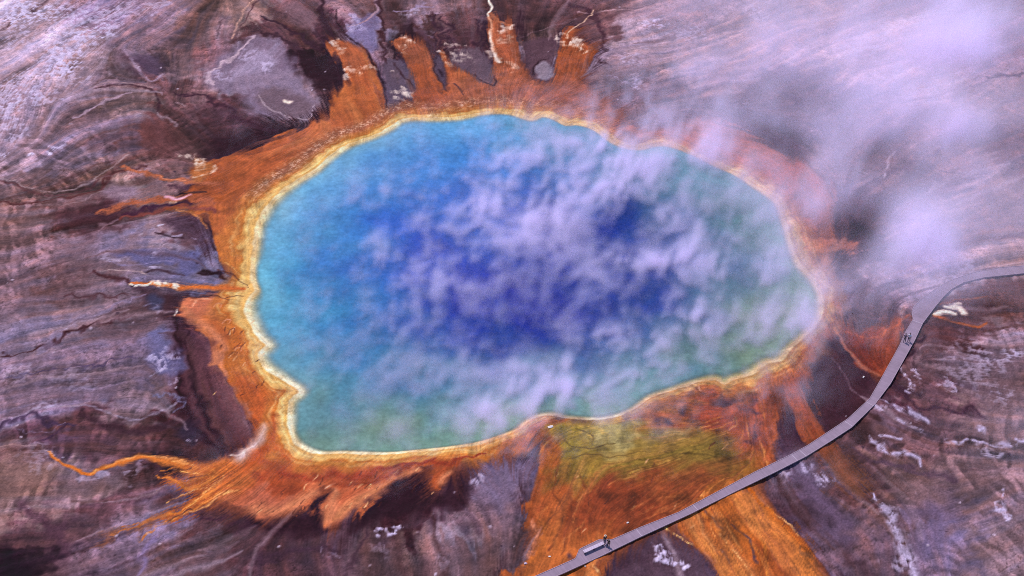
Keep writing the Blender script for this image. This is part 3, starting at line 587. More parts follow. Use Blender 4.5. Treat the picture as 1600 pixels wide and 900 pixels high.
    for q in ([(300,800,2.5),(280,808,3),(262,818,2)], [(322,748,2),(300,750,3),(284,752,2)], [(300,732,3),(285,736,3),(270,733,2)], [(312,774,2),(295,776,2)], [(290,790,2),(265,800,2)]):
        L(q, (78,40,44), .9, 2, .75, .5)
    L([(170,850,18),(215,830,16),(260,810,12)], (146,88,70), 1.3, 3, .5, .6)
    P([(368,716),(385,700),(402,684),(412,668),(410,690),(395,708),(375,724)], (236,200,206), 1.0, 1, .85); L([(362,714,3),(378,712,4),(392,700,4)], FOAM_GLINT, 1, 2, .7)
    # streams further north on the west side
    L([(330,290,15.0),(300,288,10.5),(265,280,7.5),(235,274,7.5),(210,268,7.5),(190,262,6.0)], (176,96,69.0), 1, 2, .85, .4, .5); L([(290,286,3.0),(266,282,3.0),(250,278,2.2)], (222,140,111.0), .9, 1, .7)
    L([(330,318,18.0),(296,314,13.5),(262,312,13.5),(230,316,13.5),(200,322,10.5),(170,330,9.0),(150,336,9.0)], (172,90,63.0), 1, 2, .85, .4, .5); L([(300,308,4.5),(280,312,6.0),(260,310,6.0)], (238,170,195.0), .9, 1, .8)
    L([(330,330,12.0),(300,328,7.5),(270,324,6.0),(240,328,7.5),(210,336,9.0),(190,345,9.0)], (128,62,60.0), 1, 2, .7, .4); L([(300,322,7.5),(262,320,6.0),(230,326,6.0),(196,338,7.5)], (74,36,57.0), .9, 2, .8)
    L([(282,305,3),(305,304,6),(320,304,4)], (56,30,36), .9, 1, .9); L([(276,330,4),(300,336,4),(316,345,4),(324,360,4)], (210,128,76), .9, 1, .7)
    L([(262,292,6),(285,298,7),(300,295,6)], (92,58,72), 1, 2, .8)
    P([(300,256),(306,250),(330,262),(322,272),(312,290),(296,275)], (196,116,66), 1, 2, .7)
    L([(206,446,5),(235,446,7),(262,448,9),(300,450,12),(345,452,12),(380,455,9)], (204,106,50), .9, 1, .95, .3, .6)
    L([(345,466,3),(325,464,5),(305,466,5),(290,464,3)], (70,34,34), .8, 1, .85); L([(345,466,2.5),(358,472,1.5)], (80,40,36), .8, 1, .8); L([(300,470,3),(320,470,3),(330,472,3)], (238,160,130), .9, 1, .8); L([(305,472,3),(303,482,2)], (236,160,130), .9, 1, .7)
    L([(380,466,2),(366,465,2),(355,470,1.5)], (92,50,34), .8, 1, .8); L([(340,424,3),(362,430,3),(382,446,2),(388,452,1.5)], (84,40,34), .9, 1, .8)
    L([(352,410,2),(368,424,2),(384,440,1.5)], (226,170,110), .9, 1, .5)
    # salmon dry skins along the outer edge of the terraces
    for q in ([(288,482,10),(302,498,13),(322,512,13),(340,530,13),(352,545,11),(340,556,10),(336,572,10)], [(345,560,8),(352,590,6)], [(400,798,23),(430,800,23),(462,790,20),(490,772,13)], [(512,815,20),(520,795,20),(522,770,10)], [(530,805,20),(560,785,20),(590,766,17),(620,745,13),(655,737,8)], [(690,755,13),(700,742,10)]):
        L(q, SALMON, 1.2, 1, .85, .1)
    L([(508,766,2),(518,758,3),(526,756,2)], (240,176,150), .9, 1, .8)
    L([(400,745,10),(480,750,12),(560,745,12),(640,730,8),(700,722,6),(760,712,4)], (150,56,32), 1.3, 2, .85); L([(520,760,12),(590,752,10),(650,730,7)], (146,58,34), 1.3, 2, .7); L([(410,725,10),(440,760,12),(480,765,10)], (170,72,36), 1.3, 2, .6); L([(470,725,8),(560,728,8),(640,722,6),(720,708,5)], (204,132,66), 1.3, 1, .6)
    L([(430,650,10),(428,690,12),(450,720,10)], (178,78,34), 1.4, 1, .5); L([(350,480,12),(372,530,12),(392,580,10),(415,620,8)], (186,92,36), 1.4, 1, .4)
    rr = random.Random(5)
    for _ in range(75):        # pebbles, slits and flecks on the mats
        t = rr.random()
        u, v = rr.choice([(rr.uniform(400, 520), rr.uniform(740, 800)), (rr.uniform(330, 420), rr.uniform(500, 640)), (rr.uniform(530, 700), rr.uniform(725, 790)), (rr.uniform(850, 1250), rr.uniform(690, 890))])
        a = rr.uniform(4, 9)
        L([(u, v, 1.6), (u - a * .4, v + a * .5, 2.0), (u - a * .7, v + a, 1.2)], rr.choice([(86,40,34), (86,40,34), (230,164,120)]), .8, 1, .75)
    for u, v in ((360,520),(372,548),(340,480),(352,505),(362,556),(371,545)):
        L([(u - 6, v + 3, 2), (u, v - 2, 2.5), (u + 8, v - 3, 2), (u + 6, v + 2, 2)], rr.choice([(226,150,120), (110,56,44)]), .8, 1, .75)
    # -------- foam, sun glints painted white on wet run-off, and white sinter
    for q in ([(208,446,4),(230,447,6),(255,443,9),(275,446,7)], [(250,450,5),(272,449,6)]):
        L(q, FOAM_GLINT, 1, 2, .95, .3, .7, .05, .15)
    L([(274,484,3),(275,495,3)], FOAM_GLINT, .9, 1, .95)
    L([(764,0,3.5),(767,15,3.5),(763,25,3.5),(768,45,4),(766,62,5),(772,85,6),(780,100,5)], (246,214,206), .9, 1, .9)
    L([(765,30,7),(772,60,9),(774,85,8)], (190,104,70), 1.1, 1, .6)
    for c in ((785,45,14,1.0),(792,62,12,.7),(778,90,14,.8),(790,105,12,.6),(540,80,14,1.0),(522,72,12,1.0),(632,68,10,1.0),(640,80,9,.7),(697,92,8,.9),(552,112,13,1.0),(572,108,9,.7),(540,90,9,.5),(625,62,12,.7),(722,95,17,1.0),(722,80,12,.8),(626,148,15,1.1),(618,165,11,1.0),(640,150,10,.8),(605,104,7,.8),(700,105,9,.6),
              (895,72,13,1.1),(884,60,9,.9),(908,78,9,.9),(690,100,8,.5),(300,256,14,1.1),(318,268,13,1.0),(288,250,10,.9),(302,275,8,.7),(268,312,8,.7),(730,165,9,.6),(680,172,9,.5)):
        g.crust(c[0], c[1], c[2], c[3], FOAM_GLINT, 1, .85)
    L([(885,62,4),(890,50,4),(905,40,3),(920,28,3),(926,16,3)], (226,180,160), .9, 1, .8); L([(770,20,5),(780,35,6),(795,40,4)], (190,110,80), 1, 2, .6)
    P([(443,158),(450,158),(460,160),(452,163),(444,162)], FOAM_GLINT, .4, 1, .95)  # sun glint on the crust, painted into the colour
    for c in ((50,20,50,.95),(110,22,34,.6),(150,28,40,.55),(130,62,46,.8),(165,50,30,.7),(90,100,40,.7),(104,110,28,.8),(30,140,60,.6),(10,175,40,.6),(60,160,40,.5),(100,85,24,.5),(200,20,30,.4),(240,12,24,.4),(25,60,40,.45),(90,232,14,.7),(42,248,9,1),(80,246,9,.9),(5,248,9,.8),
              (10,205,30,.5),(120,130,26,.4),(410,110,24,.5),(385,88,24,.45),(345,120,16,.4),(640,22,20,.4),(1030,35,24,.6),(1070,50,36,.4),(985,95,22,.4),(1180,20,30,.4),(1000,125,22,.4),(1350,80,50,.35),(1500,420,40,.4),
              (1520,580,50,.28),(1550,560,34,.32),(1480,600,20,.5),(1580,545,26,.6),(1560,620,24,.4),(1430,600,14,.6),(1545,700,16,.5),(1565,797,12,.7),(1420,590,10,.8),(1395,875,24,.5),(1225,745,16,.5),(1260,745,14,.5),(1290,765,20,.6),(1035,870,18,.8),(1055,890,16,.8),(620,842,14,.8),(600,838,9,.7),(755,752,12,.6),
              (770,745,10,.5),(500,860,18,.25),(255,560,20,.6),(262,600,12,.4),(230,490,14,.3),(300,682,6,.7),(60,640,20,.35),(150,745,22,.4),(60,720,30,.25),(210,745,22,.35),(560,50,14,.4),(170,410,16,.4),(240,410,14,.5),(1510,540,30,.35),(1380,640,10,.5),(40,585,30,.25),(110,600,40,.2),(590,870,20,.2),(700,880,24,.2)):
        g.crust(*c)
    # small pale stones and blisters strewn over the flats
    rs = np.random.RandomState(11)
    for _ in range(210):
        u, v = rs.uniform(0, 1600), rs.uniform(0, 900); r = rs.uniform(.10, .32) * (1.6 if rs.rand() < .1 else 1)
        c = site((u, v)); s = g.window(np.array([c]), 1.2)
        if 0 in X[s].shape or g.sd[s].min() < 4 or g.orange[s].max() > .3:
            continue
        a = sstep(1.3, .5, np.hypot(g.W[1][0][s] - c[0], g.W[1][1][s] - c[1]) / r) * rs.uniform(.25, .65)
        g.lay(s, a, (200, 176, 206) if rs.rand() < .75 else (60, 40, 58), None, .08)
    WS = (194,174,216)
    for q in ([(1378,626,4),(1395,637,8),(1415,642,10),(1432,652,10),(1448,662,8)], [(1358,682,5),(1372,697,7),(1395,710,8),(1415,708,9),(1432,718,10),(1438,732,5)], [(1380,680,4),(1390,687,8),(1405,689,6)], [(1400,655,4),(1412,664,5)], [(1425,668,4),(1440,676,4)],
              [(1362,776,3),(1375,790,8),(1390,800,14),(1398,825,13),(1405,845,18),(1414,865,20),(1425,890,18),(1430,915,14)], [(1470,690,4),(1485,692,10),(1500,692,7),(1525,694,5),(1550,692,7),(1570,690,12),(1590,688,7),(1612,684,7)], [(1524,676,6),(1534,675,9)], [(1412,612,3),(1420,616,3)], [(1420,602,4),(1430,606,4)],
              [(1556,800,6),(1570,800,8)], [(1565,770,2.5),(1568,760,2.5),(1566,780,2)]):
        L(q, WS, 1.1, 2, .7, .12, .5, .05, -.05)
    for q in ([(1462,494,6),(1478,490,9),(1492,492,7)], [(1478,482,6),(1495,482,9),(1506,490,8)], [(1484,478,4),(1500,478,4)]):
        L(q, FOAM_GLINT, 1, 1, 1.0, .3, .7, .05, 0)  # white of the wet channel, its sun glints painted in
    L([(1460,496,5),(1470,498,4)], (190,96,50), 1, 1, .8)
    # overall fine grain on the mats
    m = g.orange
    fanz = coarse(lambda a, b: spread([[900,760,1],[1000,720,1],[1100,660,1.3],[1180,660,1.3],[1100,840,1],[1200,850,1],[840,850,.8],[1230,640,1],[430,720,.1],[500,750,.1],[350,540,.1],[340,300,.3],[380,400,.1],[550,150,.2],[700,140,.3],[600,740,.1],[1380,540,.5]], a, b, 2, 2), X, Y, 4)[..., 0]
    fz = coarse(lambda a, b: spread([[300,760,.7],[340,750,.8],[230,720,.6],[900,800,.25],[1100,840,.45],[1200,850,.45],[1000,700,.15],[840,850,.3],[430,720,.1],[500,750,.1],[350,540,.05],[340,300,.2],[380,400,.1],[550,150,.1],[700,140,.2],[790,80,.5],[600,740,.1],[1200,680,.2],[1380,540,.4],[1250,280,.1]], a, b, 2, 2), X, Y, 4)[..., 0]
    far_ = sstep(2.5, 5.5, g.sd)
    band(m * far_ * (.22 + .33 * np.clip(fanz, 0, 1)) * sstep(.1, 1.5, -g.L4 + .5 * g.N2), np.array([130, 58, 36], 'f4') / 255)
    band(m * far_ * (.18 + .22 * np.clip(fanz, 0, 1)) * sstep(.5, 1.8, g.L4 + .4 * g.L3), np.array([220, 142, 88], 'f4') / 255)
    g.col *= (1 + m * (.10 * sstep(.2, .9, -g.N4 + .5 * g.N3) * -2.2 * fanz + .06 * fanz * g.N3 + (.02 + .05 * fz) * g.L1 + .05 * g.N3 + .09 * g.N1 + .04 * g.N4 + (.01 + .05 * fz) * g.L2 + .02 * g.fine) + (1 - m) * .035 * g.fine)[..., None]
    g.col += .42 * (g.col - blur(g.col, 1)) + .24 * (g.col - blur(g.col, 5))
    g.col = np.clip(g.col, .02, .98)
    out = sstep(-.2, .6, g.sd)
    amp = 1 - .6 * m
    g.h += (out * (amp * (.014 * g.L1 + .045 * rip * g.R + .05 * g.N3) + .10 * g.N1 * (1 - .5 * m) + .25 * g.N2 + .05 * g.L3 * amp + .10 * g.L4 * amp - .06 * crk)).astype('f4') * sstep(0, 6, g.sd)
    g.h = g.h + .30 * sstep(0, 2.5, g.sd) - np.where(g.sd < 0, np.minimum(6.0, .03 + .16 * -g.sd + .05 * g.sd ** 2), 0)
    g.h = g.h.astype('f4')
Ground.paint = paint

WATER = """420 420 126 189 215|412 470 120 181 210|450 350 92 151 206|430 320 143 184 213|500 280 101 159 217|530 250 132 177 217|600 215 123 166 217|700 200 92 155 224|760 200 110 162 226|830 200 66 132 175|900 220 44 108 152|960 250 60 111 163|550 330 58 118 190|600 270 77 131 206|650 260 66 124 196|500 430 62 120 180|470 470 50 122 179|450 420 60 136 193|600 420 52 98 186|560 480 46 100 172|700 400 38 62 168|800 460 12 18 132|740 460 20 32 148|680 480 30 58 160|900 380 18 28 132|960 330 20 36 126|1000 450 22 40 136|880 500 14 22 132|1050 300 42 84 126|1150 300 52 106 111|1200 350 74 116 113|1150 420 52 95 132|1060 400 36 68 140|1220 450 84 124 111|1200 520 98 124 106|1240 430 110 130 102|1250 490 124 134 97|1150 560 108 118 85|1180 560 120 120 85|1100 560 76 111 124|1000 590 84 132 132|900 620 92 129 142|950 640 130 142 102|800 640 96 135 140|800 668 126 132 81|700 650 90 135 156|700 690 124 134 85|600 670 98 133 144|600 698 124 132 93|520 680 102 122 120|490 690 120 128 85|480 640 78 121 144|465 620 110 139 142|550 600 56 111 150|650 560 54 104 158|750 540 30 60 150|850 530 18 30 134|500 540 50 113 175|440 500 70 144 193|450 560 80 142 179|440 580 140 170 193|950 520 34 60 138|1050 500 44 80 136|700 330 46 92 180|800 330 36 74 176|850 280 42 97 172|750 260 54 118 199|640 340 42 84 186|1080 260 76 124 142|1020 250 60 118 132|780 590 60 111 149|900 570 56 102 149|1000 540 56 97 142|700 610 64 118 152"""
STEAM = """430 450 0.02|420 380 0.02|470 300 0.05|500 250 0.08|550 400 0.18|600 300 0.22|550 340 0.12|700 330 0.34|640 390 0.34|700 450 0.29|740 420 0.37|650 550 0.19|800 310 0.55|860 310 0.56|760 300 0.46|930 270 0.66|900 230 0.40|850 430 0.28|820 460 0.10|780 480 0.16|870 500 0.22|960 335 0.14|900 350 0.30|1050 330 0.46|1060 390 0.62|1000 440 0.22|940 400 0.40|1150 350 0.50|1200 400 0.58|1100 480 0.55|960 510 0.62|1000 560 0.60|900 590 0.60|850 600 0.60|780 620 0.50|700 600 0.26|520 600 0.14|550 680 0.10|470 660 0.04|620 680 0.13|1200 480 0.56|1260 500 0.65|1250 540 0.46|1150 545 0.22|1000 610 0.20|1100 270 0.30|1060 300 0.30|1050 215 0.62|980 210 0.78|1130 225 0.72|1000 180 0.55|950 170 0.35|1050 140 0.45|1200 170 0.55|1260 320 0.72|1330 290 0.50|1310 255 0.50|1330 372 0.00|1345 355 0.02|1300 368 0.05|1215 215 0.04|1240 240 0.10|1225 228 0.05|1240 155 0.08|1380 265 0.14|1400 262 0.14|1350 335 0.15|1290 190 0.50|1215 215 0.20|1240 155 0.30|1330 365 0.12|1430 350 0.73|1450 390 0.74|1400 430 0.66|1480 180 0.78|1500 60 0.82|1450 120 0.60|1550 150 0.25|1400 270 0.28|1560 300 0.26|1540 400 0.12|1500 430 0.30|1100 60 0.22|1000 70 0.06|930 30 0.00|930 100 0.06|1340 480 0.42|1290 470 0.58|1270 565 0.14|1220 600 0.36|1200 660 0.14|1130 640 0.10|860 640 0.42|830 650 0.45|890 670 0.05|870 160 0.16|780 165 0.20|700 165 0.04|1350 130 0.50|1250 80 0.42|1150 120 0.40|1590 60 0.30|1590 230 0.12|1400 380 0.60|1370 440 0.60|1380 190 0.50|1420 220 0.50|1540 20 0.60|1440 20 0.40|1420 480 0.30|1460 500 0.00|1550 480 0.00|1340 560 0.06|1400 560 0.00|1300 640 0.00|960 690 0.00|1080 680 0.00|560 170 0.00|400 260 0.00|370 480 0.00|400 620 0.00|500 740 0.00|700 730 0.00|800 720 0.00|1000 700 0.00|1600 420 0.04|1600 120 0.12|840 90 0.00|600 190 0.04|700 210 0.11|820 250 0.35|440 560 0.03|500 500 0.11|600 480 0.24|560 440 0.18|620 620 0.18|1050 600 0.30|1100 520 0.42|1100 570 0.22|1180 300 0.30|1200 260 0.42|1180 500 0.44|1600 0 0.20|100 100 0.00|300 100 0.00|450 60 0.00|500 130 0.00|600 100 0.00|650 30 0.00|750 60 0.00|820 20 0.00|700 120 0.00|560 200 0.00|480 240 0.00|200 300 0.00|340 330 0.00|100 500 0.00|300 560 0.00|350 420 0.00|200 700 0.00|450 760 0.00|600 800 0.00|850 800 0.00|950 750 0.00|1000 860 0.00|1150 800 0.00|1150 720 0.00|1100 700 0.00|1250 800 0.00|1350 700 0.00|1400 650 0.00|1500 600 0.00|1560 560 0.00|1400 850 0.00|1590 800 0.00|1500 520 0.00|880 60 0.00|900 110 0.00|400 330 0.00|1250 600 0.20|1300 545 0.04|800 440 .05|840 470 .04|865 440 .10|785 475 .08|820 495 .05|850 515 .10|900 470 .18|960 335 .06|985 345 .10|1000 450 .12|1300 580 0|1335 600 0|1290 620 0|1250 660 0.04"""
# ------------------------------------------------------------------ Blender side
def lin(c):
    c = np.asarray(c, float)
    return np.where(c <= .04045, c / 12.92, ((c + .055) / 1.055) ** 2.4)
def albedo(rgb):
    """Base colour of a surface that shows as rgb (0-255) under this day's light."""
    return np.clip(lin(np.asarray(rgb, float) / 255) / np.array(GAIN), .004, .92)
def new_mat(name):
    m = bpy.data.materials.new(name); m.use_nodes = True
    nt = m.node_tree; return m, nt, nt.nodes['Principled BSDF']
def link_obj(o, parent=None):
    scn.collection.objects.link(o); o.parent = parent; return o
def mesh_obj(name, verts, faces, mat, parent=None, flat=False):
    me = bpy.data.meshes.new(name); me.from_pydata([tuple(v) for v in verts], [], faces); me.update()
    if not flat:
        me.polygons.foreach_set('use_smooth', [True] * len(me.polygons))
    if mat:
        me.materials.append(mat)
    return link_obj(bpy.data.objects.new(name, me), parent)
def tag(o, label=None, cat=None, group=None, kind=None):
    for k, v in (('label', label), ('category', cat), ('group', group), ('kind', kind)):
        if v:
            o[k] = v
    return o
def thing(name, loc, rz, label, cat, group=None):
    o = bpy.data.objects.new(name, None); o.empty_display_size = .3
    link_obj(o); o.location = loc; o.rotation_euler = (0, 0, rz)
    return tag(o, label, cat, group)
def quad_mesh(name, V, nx, ny, keep=None):
    idx = np.arange(nx * ny, dtype='i4').reshape(ny, nx)
    q = np.stack([idx[:-1, :-1], idx[:-1, 1:], idx[1:, 1:], idx[1:, :-1]], -1).reshape(-1, 4)
    if keep is not None:
        q = q[keep.reshape(-1)]
        used = np.unique(q); remap = np.full(nx * ny, -1, 'i4'); remap[used] = np.arange(len(used))
        q = remap[q]; V = V.reshape(-1, 3)[used]
    else:
        used = None; V = V.reshape(-1, 3)
    me = bpy.data.meshes.new(name)
    me.vertices.add(len(V)); me.vertices.foreach_set('co', V.astype('f4').ravel())
    me.loops.add(q.size); me.loops.foreach_set('vertex_index', q.ravel().astype('i4'))
    me.polygons.add(len(q)); me.polygons.foreach_set('loop_start', np.arange(0, q.size, 4, dtype='i4'))
    me.update(calc_edges=True); me.validate()
    me.polygons.foreach_set('use_smooth', np.ones(len(q), bool))
    return me, used
def attr(me, name, data, kind):
    a = me.attributes.new(name, kind, 'POINT')
    a.data.foreach_set('color' if kind == 'FLOAT_COLOR' else 'value', np.ascontiguousarray(data, 'f4').ravel())
def N(nt, kind, **kw):
    n = nt.nodes.new(kind)
    for k, v in kw.items():
        if k.startswith('i_'):
            n.inputs[k[2:].replace('_', ' ')].default_value = v
        else:
            setattr(n, k, v)
    return n
def mul_noise(nt, src, pos, scale, lo, hi, detail=4, stretch=None):
    """Multiply a colour by a mottling between lo and hi."""
    no = N(nt, 'ShaderNodeTexNoise', i_Scale=scale, i_Detail=float(detail), i_Roughness=.6)
    nt.links.new(pos, no.inputs['Vector'])
    mr = N(nt, 'ShaderNodeMapRange'); mr.inputs[1].default_value = .3; mr.inputs[2].default_value = .7
    mr.inputs[3].default_value = lo; mr.inputs[4].default_value = hi
    nt.links.new(no.outputs[0], mr.inputs[0])
    vm = N(nt, 'ShaderNodeVectorMath', operation='SCALE')
    nt.links.new(src, vm.inputs[0]); nt.links.new(mr.outputs[0], vm.inputs['Scale'])
    return vm.outputs[0], no.outputs[0]
def solid(name, rgb, rough=.7, vary=.12, scale=6.0):
    m, nt, b = new_mat(name)
    c = N(nt, 'ShaderNodeRGB'); c.outputs[0].default_value = (*albedo(rgb), 1)
    tc = N(nt, 'ShaderNodeTexCoord')
    o, _ = mul_noise(nt, c.outputs[0], tc.outputs['Object'], scale, 1 - vary, 1 + vary)
    nt.links.new(o, b.inputs['Base Color']); b.inputs['Roughness'].default_value = rough
    return m

def build_ground(g):
    far = np.concatenate([np.arange(1, 25) * 1.5, [44, 56, 75, 110, 180, 400, 1000, 3000, 8000.]])
    n = len(far)
    xs = np.concatenate([g.X[0, 0] - far[::-1], g.X[0], g.X[0, -1] + far]); ys = np.concatenate([g.Y[0, 0] - far[::-1], g.Y[:, 0], g.Y[-1, 0] + far])
    XX, YY = np.meshgrid(xs, ys)
    back = np.minimum((far / g.STEP).astype(int), 320)      # beyond the survey the flats mirror what lies inside
    xi = np.concatenate([back[::-1], np.arange(g.X.shape[1]), g.X.shape[1] - 1 - back]); yi = np.concatenate([back[::-1], np.arange(g.X.shape[0]), g.X.shape[0] - 1 - back])
    h, c, wt = g.h[yi][:, xi], g.col[yi][:, xi], g.wet[yi][:, xi]
    dist = np.maximum(np.maximum(g.X[0, 0] - XX, XX - g.X[0, -1]), np.maximum(g.Y[0, 0] - YY, YY - g.Y[-1, 0]))
    f = sstep(0, 40, dist)[..., None]
    c = c * (1 - f) + np.array([.45, .37, .46]) * f
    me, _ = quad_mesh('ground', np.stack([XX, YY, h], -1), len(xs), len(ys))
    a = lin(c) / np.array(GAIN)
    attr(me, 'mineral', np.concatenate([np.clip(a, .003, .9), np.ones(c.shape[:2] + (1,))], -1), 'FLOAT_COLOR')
    attr(me, 'wet', wt, 'FLOAT')
    m, nt, b = new_mat('sinter and microbial mat')
    at = N(nt, 'ShaderNodeAttribute', attribute_name='mineral'); aw = N(nt, 'ShaderNodeAttribute', attribute_name='wet')
    geo = N(nt, 'ShaderNodeNewGeometry')
    o1, _ = mul_noise(nt, at.outputs['Color'], geo.outputs['Position'], 2.6, .86, 1.14, 6)
    o2, fine = mul_noise(nt, o1, geo.outputs['Position'], .55, .86, 1.14, 5)
    o3, _ = mul_noise(nt, o2, geo.outputs['Position'], 8.0, .88, 1.12, 3)
    nt.links.new(o3, b.inputs['Base Color'])
    mr = N(nt, 'ShaderNodeMapRange'); mr.inputs[3].default_value = .95; mr.inputs[4].default_value = .42
    nt.links.new(aw.outputs['Fac'], mr.inputs[0]); nt.links.new(mr.outputs[0], b.inputs['Roughness'])
    b.inputs['Specular IOR Level'].default_value = .06
    bn = N(nt, 'ShaderNodeTexNoise', i_Scale=3.2, i_Detail=8.0, i_Roughness=.68); nt.links.new(geo.outputs['Position'], bn.inputs['Vector'])
    bp = N(nt, 'ShaderNodeBump', i_Strength=.5, i_Distance=.16)
    nt.links.new(bn.outputs[0], bp.inputs['Height']); nt.links.new(bp.outputs[0], b.inputs['Normal'])
    me.materials.append(m)
    tag(link_obj(bpy.data.objects.new('ground', me)), 'grey and mauve sinter flats streaked with orange microbial mats', None, None, 'structure')

def build_water(g):
    k = 2
    X, Y, sd = g.X[::k, ::k], g.Y[::k, ::k], g.sd[::k, ::k]
    wc = np.array(table(WATER)); wc[:, 2:] /= 255
    n1, n2 = g.N2[::k, ::k], g.N2[::k, ::k][::-1, ::-1]
    col = coarse(lambda a, b: spread(wc, a, b, 1.7, 4.0), X, Y, 4)
    col = blur(col, 4)
    j = np.clip(np.rint(np.arange(X.shape[1])[None] + (4.5 * n1 + 2.0 * g.N1[::k, ::k]) / (g.STEP * k)), 0, X.shape[1] - 1).astype(int)
    i = np.clip(np.rint(np.arange(X.shape[0])[:, None] + (4.5 * n2 + 2.0 * g.N1[::k, ::k][::-1]) / (g.STEP * k)), 0, X.shape[0] - 1).astype(int)
    col = blur(col[i, j], 1)
    cell = (sd[:-1, :-1] < .9) | (sd[1:, 1:] < .9)
    me, used = quad_mesh('pool_water', np.stack([X, Y, np.zeros_like(X)], -1), X.shape[1], X.shape[0], cell)
    ring = (.42 * np.exp(-np.clip(-sd, 0, 60) / 5.0))[..., None]; col = col * (1 - ring) + ring * np.array([128, 188, 200], 'f4') / 255
    gm = col.mean(-1, keepdims=True); col = np.clip(gm + (col - gm) * 1.07, .015, .95)
    a = np.clip(lin(col) / np.array(GAIN), .002, .9).reshape(-1, 3)[used]
    attr(me, 'tint', np.concatenate([a, np.ones((len(a), 1))], -1), 'FLOAT_COLOR')
    shelf = coarse(lambda a, b: spread([[392,490,2.6],[400,440,1.0],[410,545,2.2],[420,575,2.4],[455,600,1.8],[458,640,1.6],[470,690,1.2],[540,705,.8],[650,700,.6],[760,688,.7],[400,380,2.0],[430,315,2.2],[500,262,1.6],[600,205,1.6],[700,184,1.6],[800,178,1.0],[900,200,.7],[1100,255,.7],[1220,340,1.0],[1270,450,1.4],[1250,530,1.6],[1150,585,2.0],[1050,608,1.4],[960,648,1.0],[850,650,1.2]], a, b, 2, 1), X, Y, 4)[..., 0]
    attr(me, 'depth', np.clip(-sd / shelf, 0, 20).reshape(-1)[used], 'FLOAT')
    m, nt, b = new_mat('hot spring water')
    at = N(nt, 'ShaderNodeAttribute', attribute_name='tint'); ad = N(nt, 'ShaderNodeAttribute', attribute_name='depth'); geo = N(nt, 'ShaderNodeNewGeometry')
    o0, _ = mul_noise(nt, at.outputs['Color'], geo.outputs['Position'], .12, .84, 1.16, 4)
    o1, _ = mul_noise(nt, o0, geo.outputs['Position'], .55, .82, 1.18, 6)
    o1, _ = mul_noise(nt, o1, geo.outputs['Position'], 1.5, .84, 1.16, 4)
    nt.links.new(o1, b.inputs['Base Color'])
    mr = N(nt, 'ShaderNodeMapRange'); mr.interpolation_type = 'SMOOTHSTEP'
    mr.inputs[1].default_value = .0; mr.inputs[2].default_value = 1.1; mr.inputs[3].default_value = .0; mr.inputs[4].default_value = 1.0
    nt.links.new(ad.outputs['Fac'], mr.inputs[0]); nt.links.new(mr.outputs[0], b.inputs['Alpha'])
    b.inputs['Specular IOR Level'].default_value = .12; b.inputs['Roughness'].default_value = .22; b.inputs['IOR'].default_value = 1.33
    no = N(nt, 'ShaderNodeTexNoise', i_Scale=1.6, i_Detail=5.0); nt.links.new(geo.outputs['Position'], no.inputs['Vector'])
    bp = N(nt, 'ShaderNodeBump', i_Strength=.25, i_Distance=.05); nt.links.new(no.outputs[0], bp.inputs['Height']); nt.links.new(bp.outputs[0], b.inputs['Normal'])
    me.materials.append(m)
    tag(link_obj(bpy.data.objects.new('pool_water', me)), 'deep blue hot spring pool paling to turquoise and yellow at its rim', None, None, 'structure')

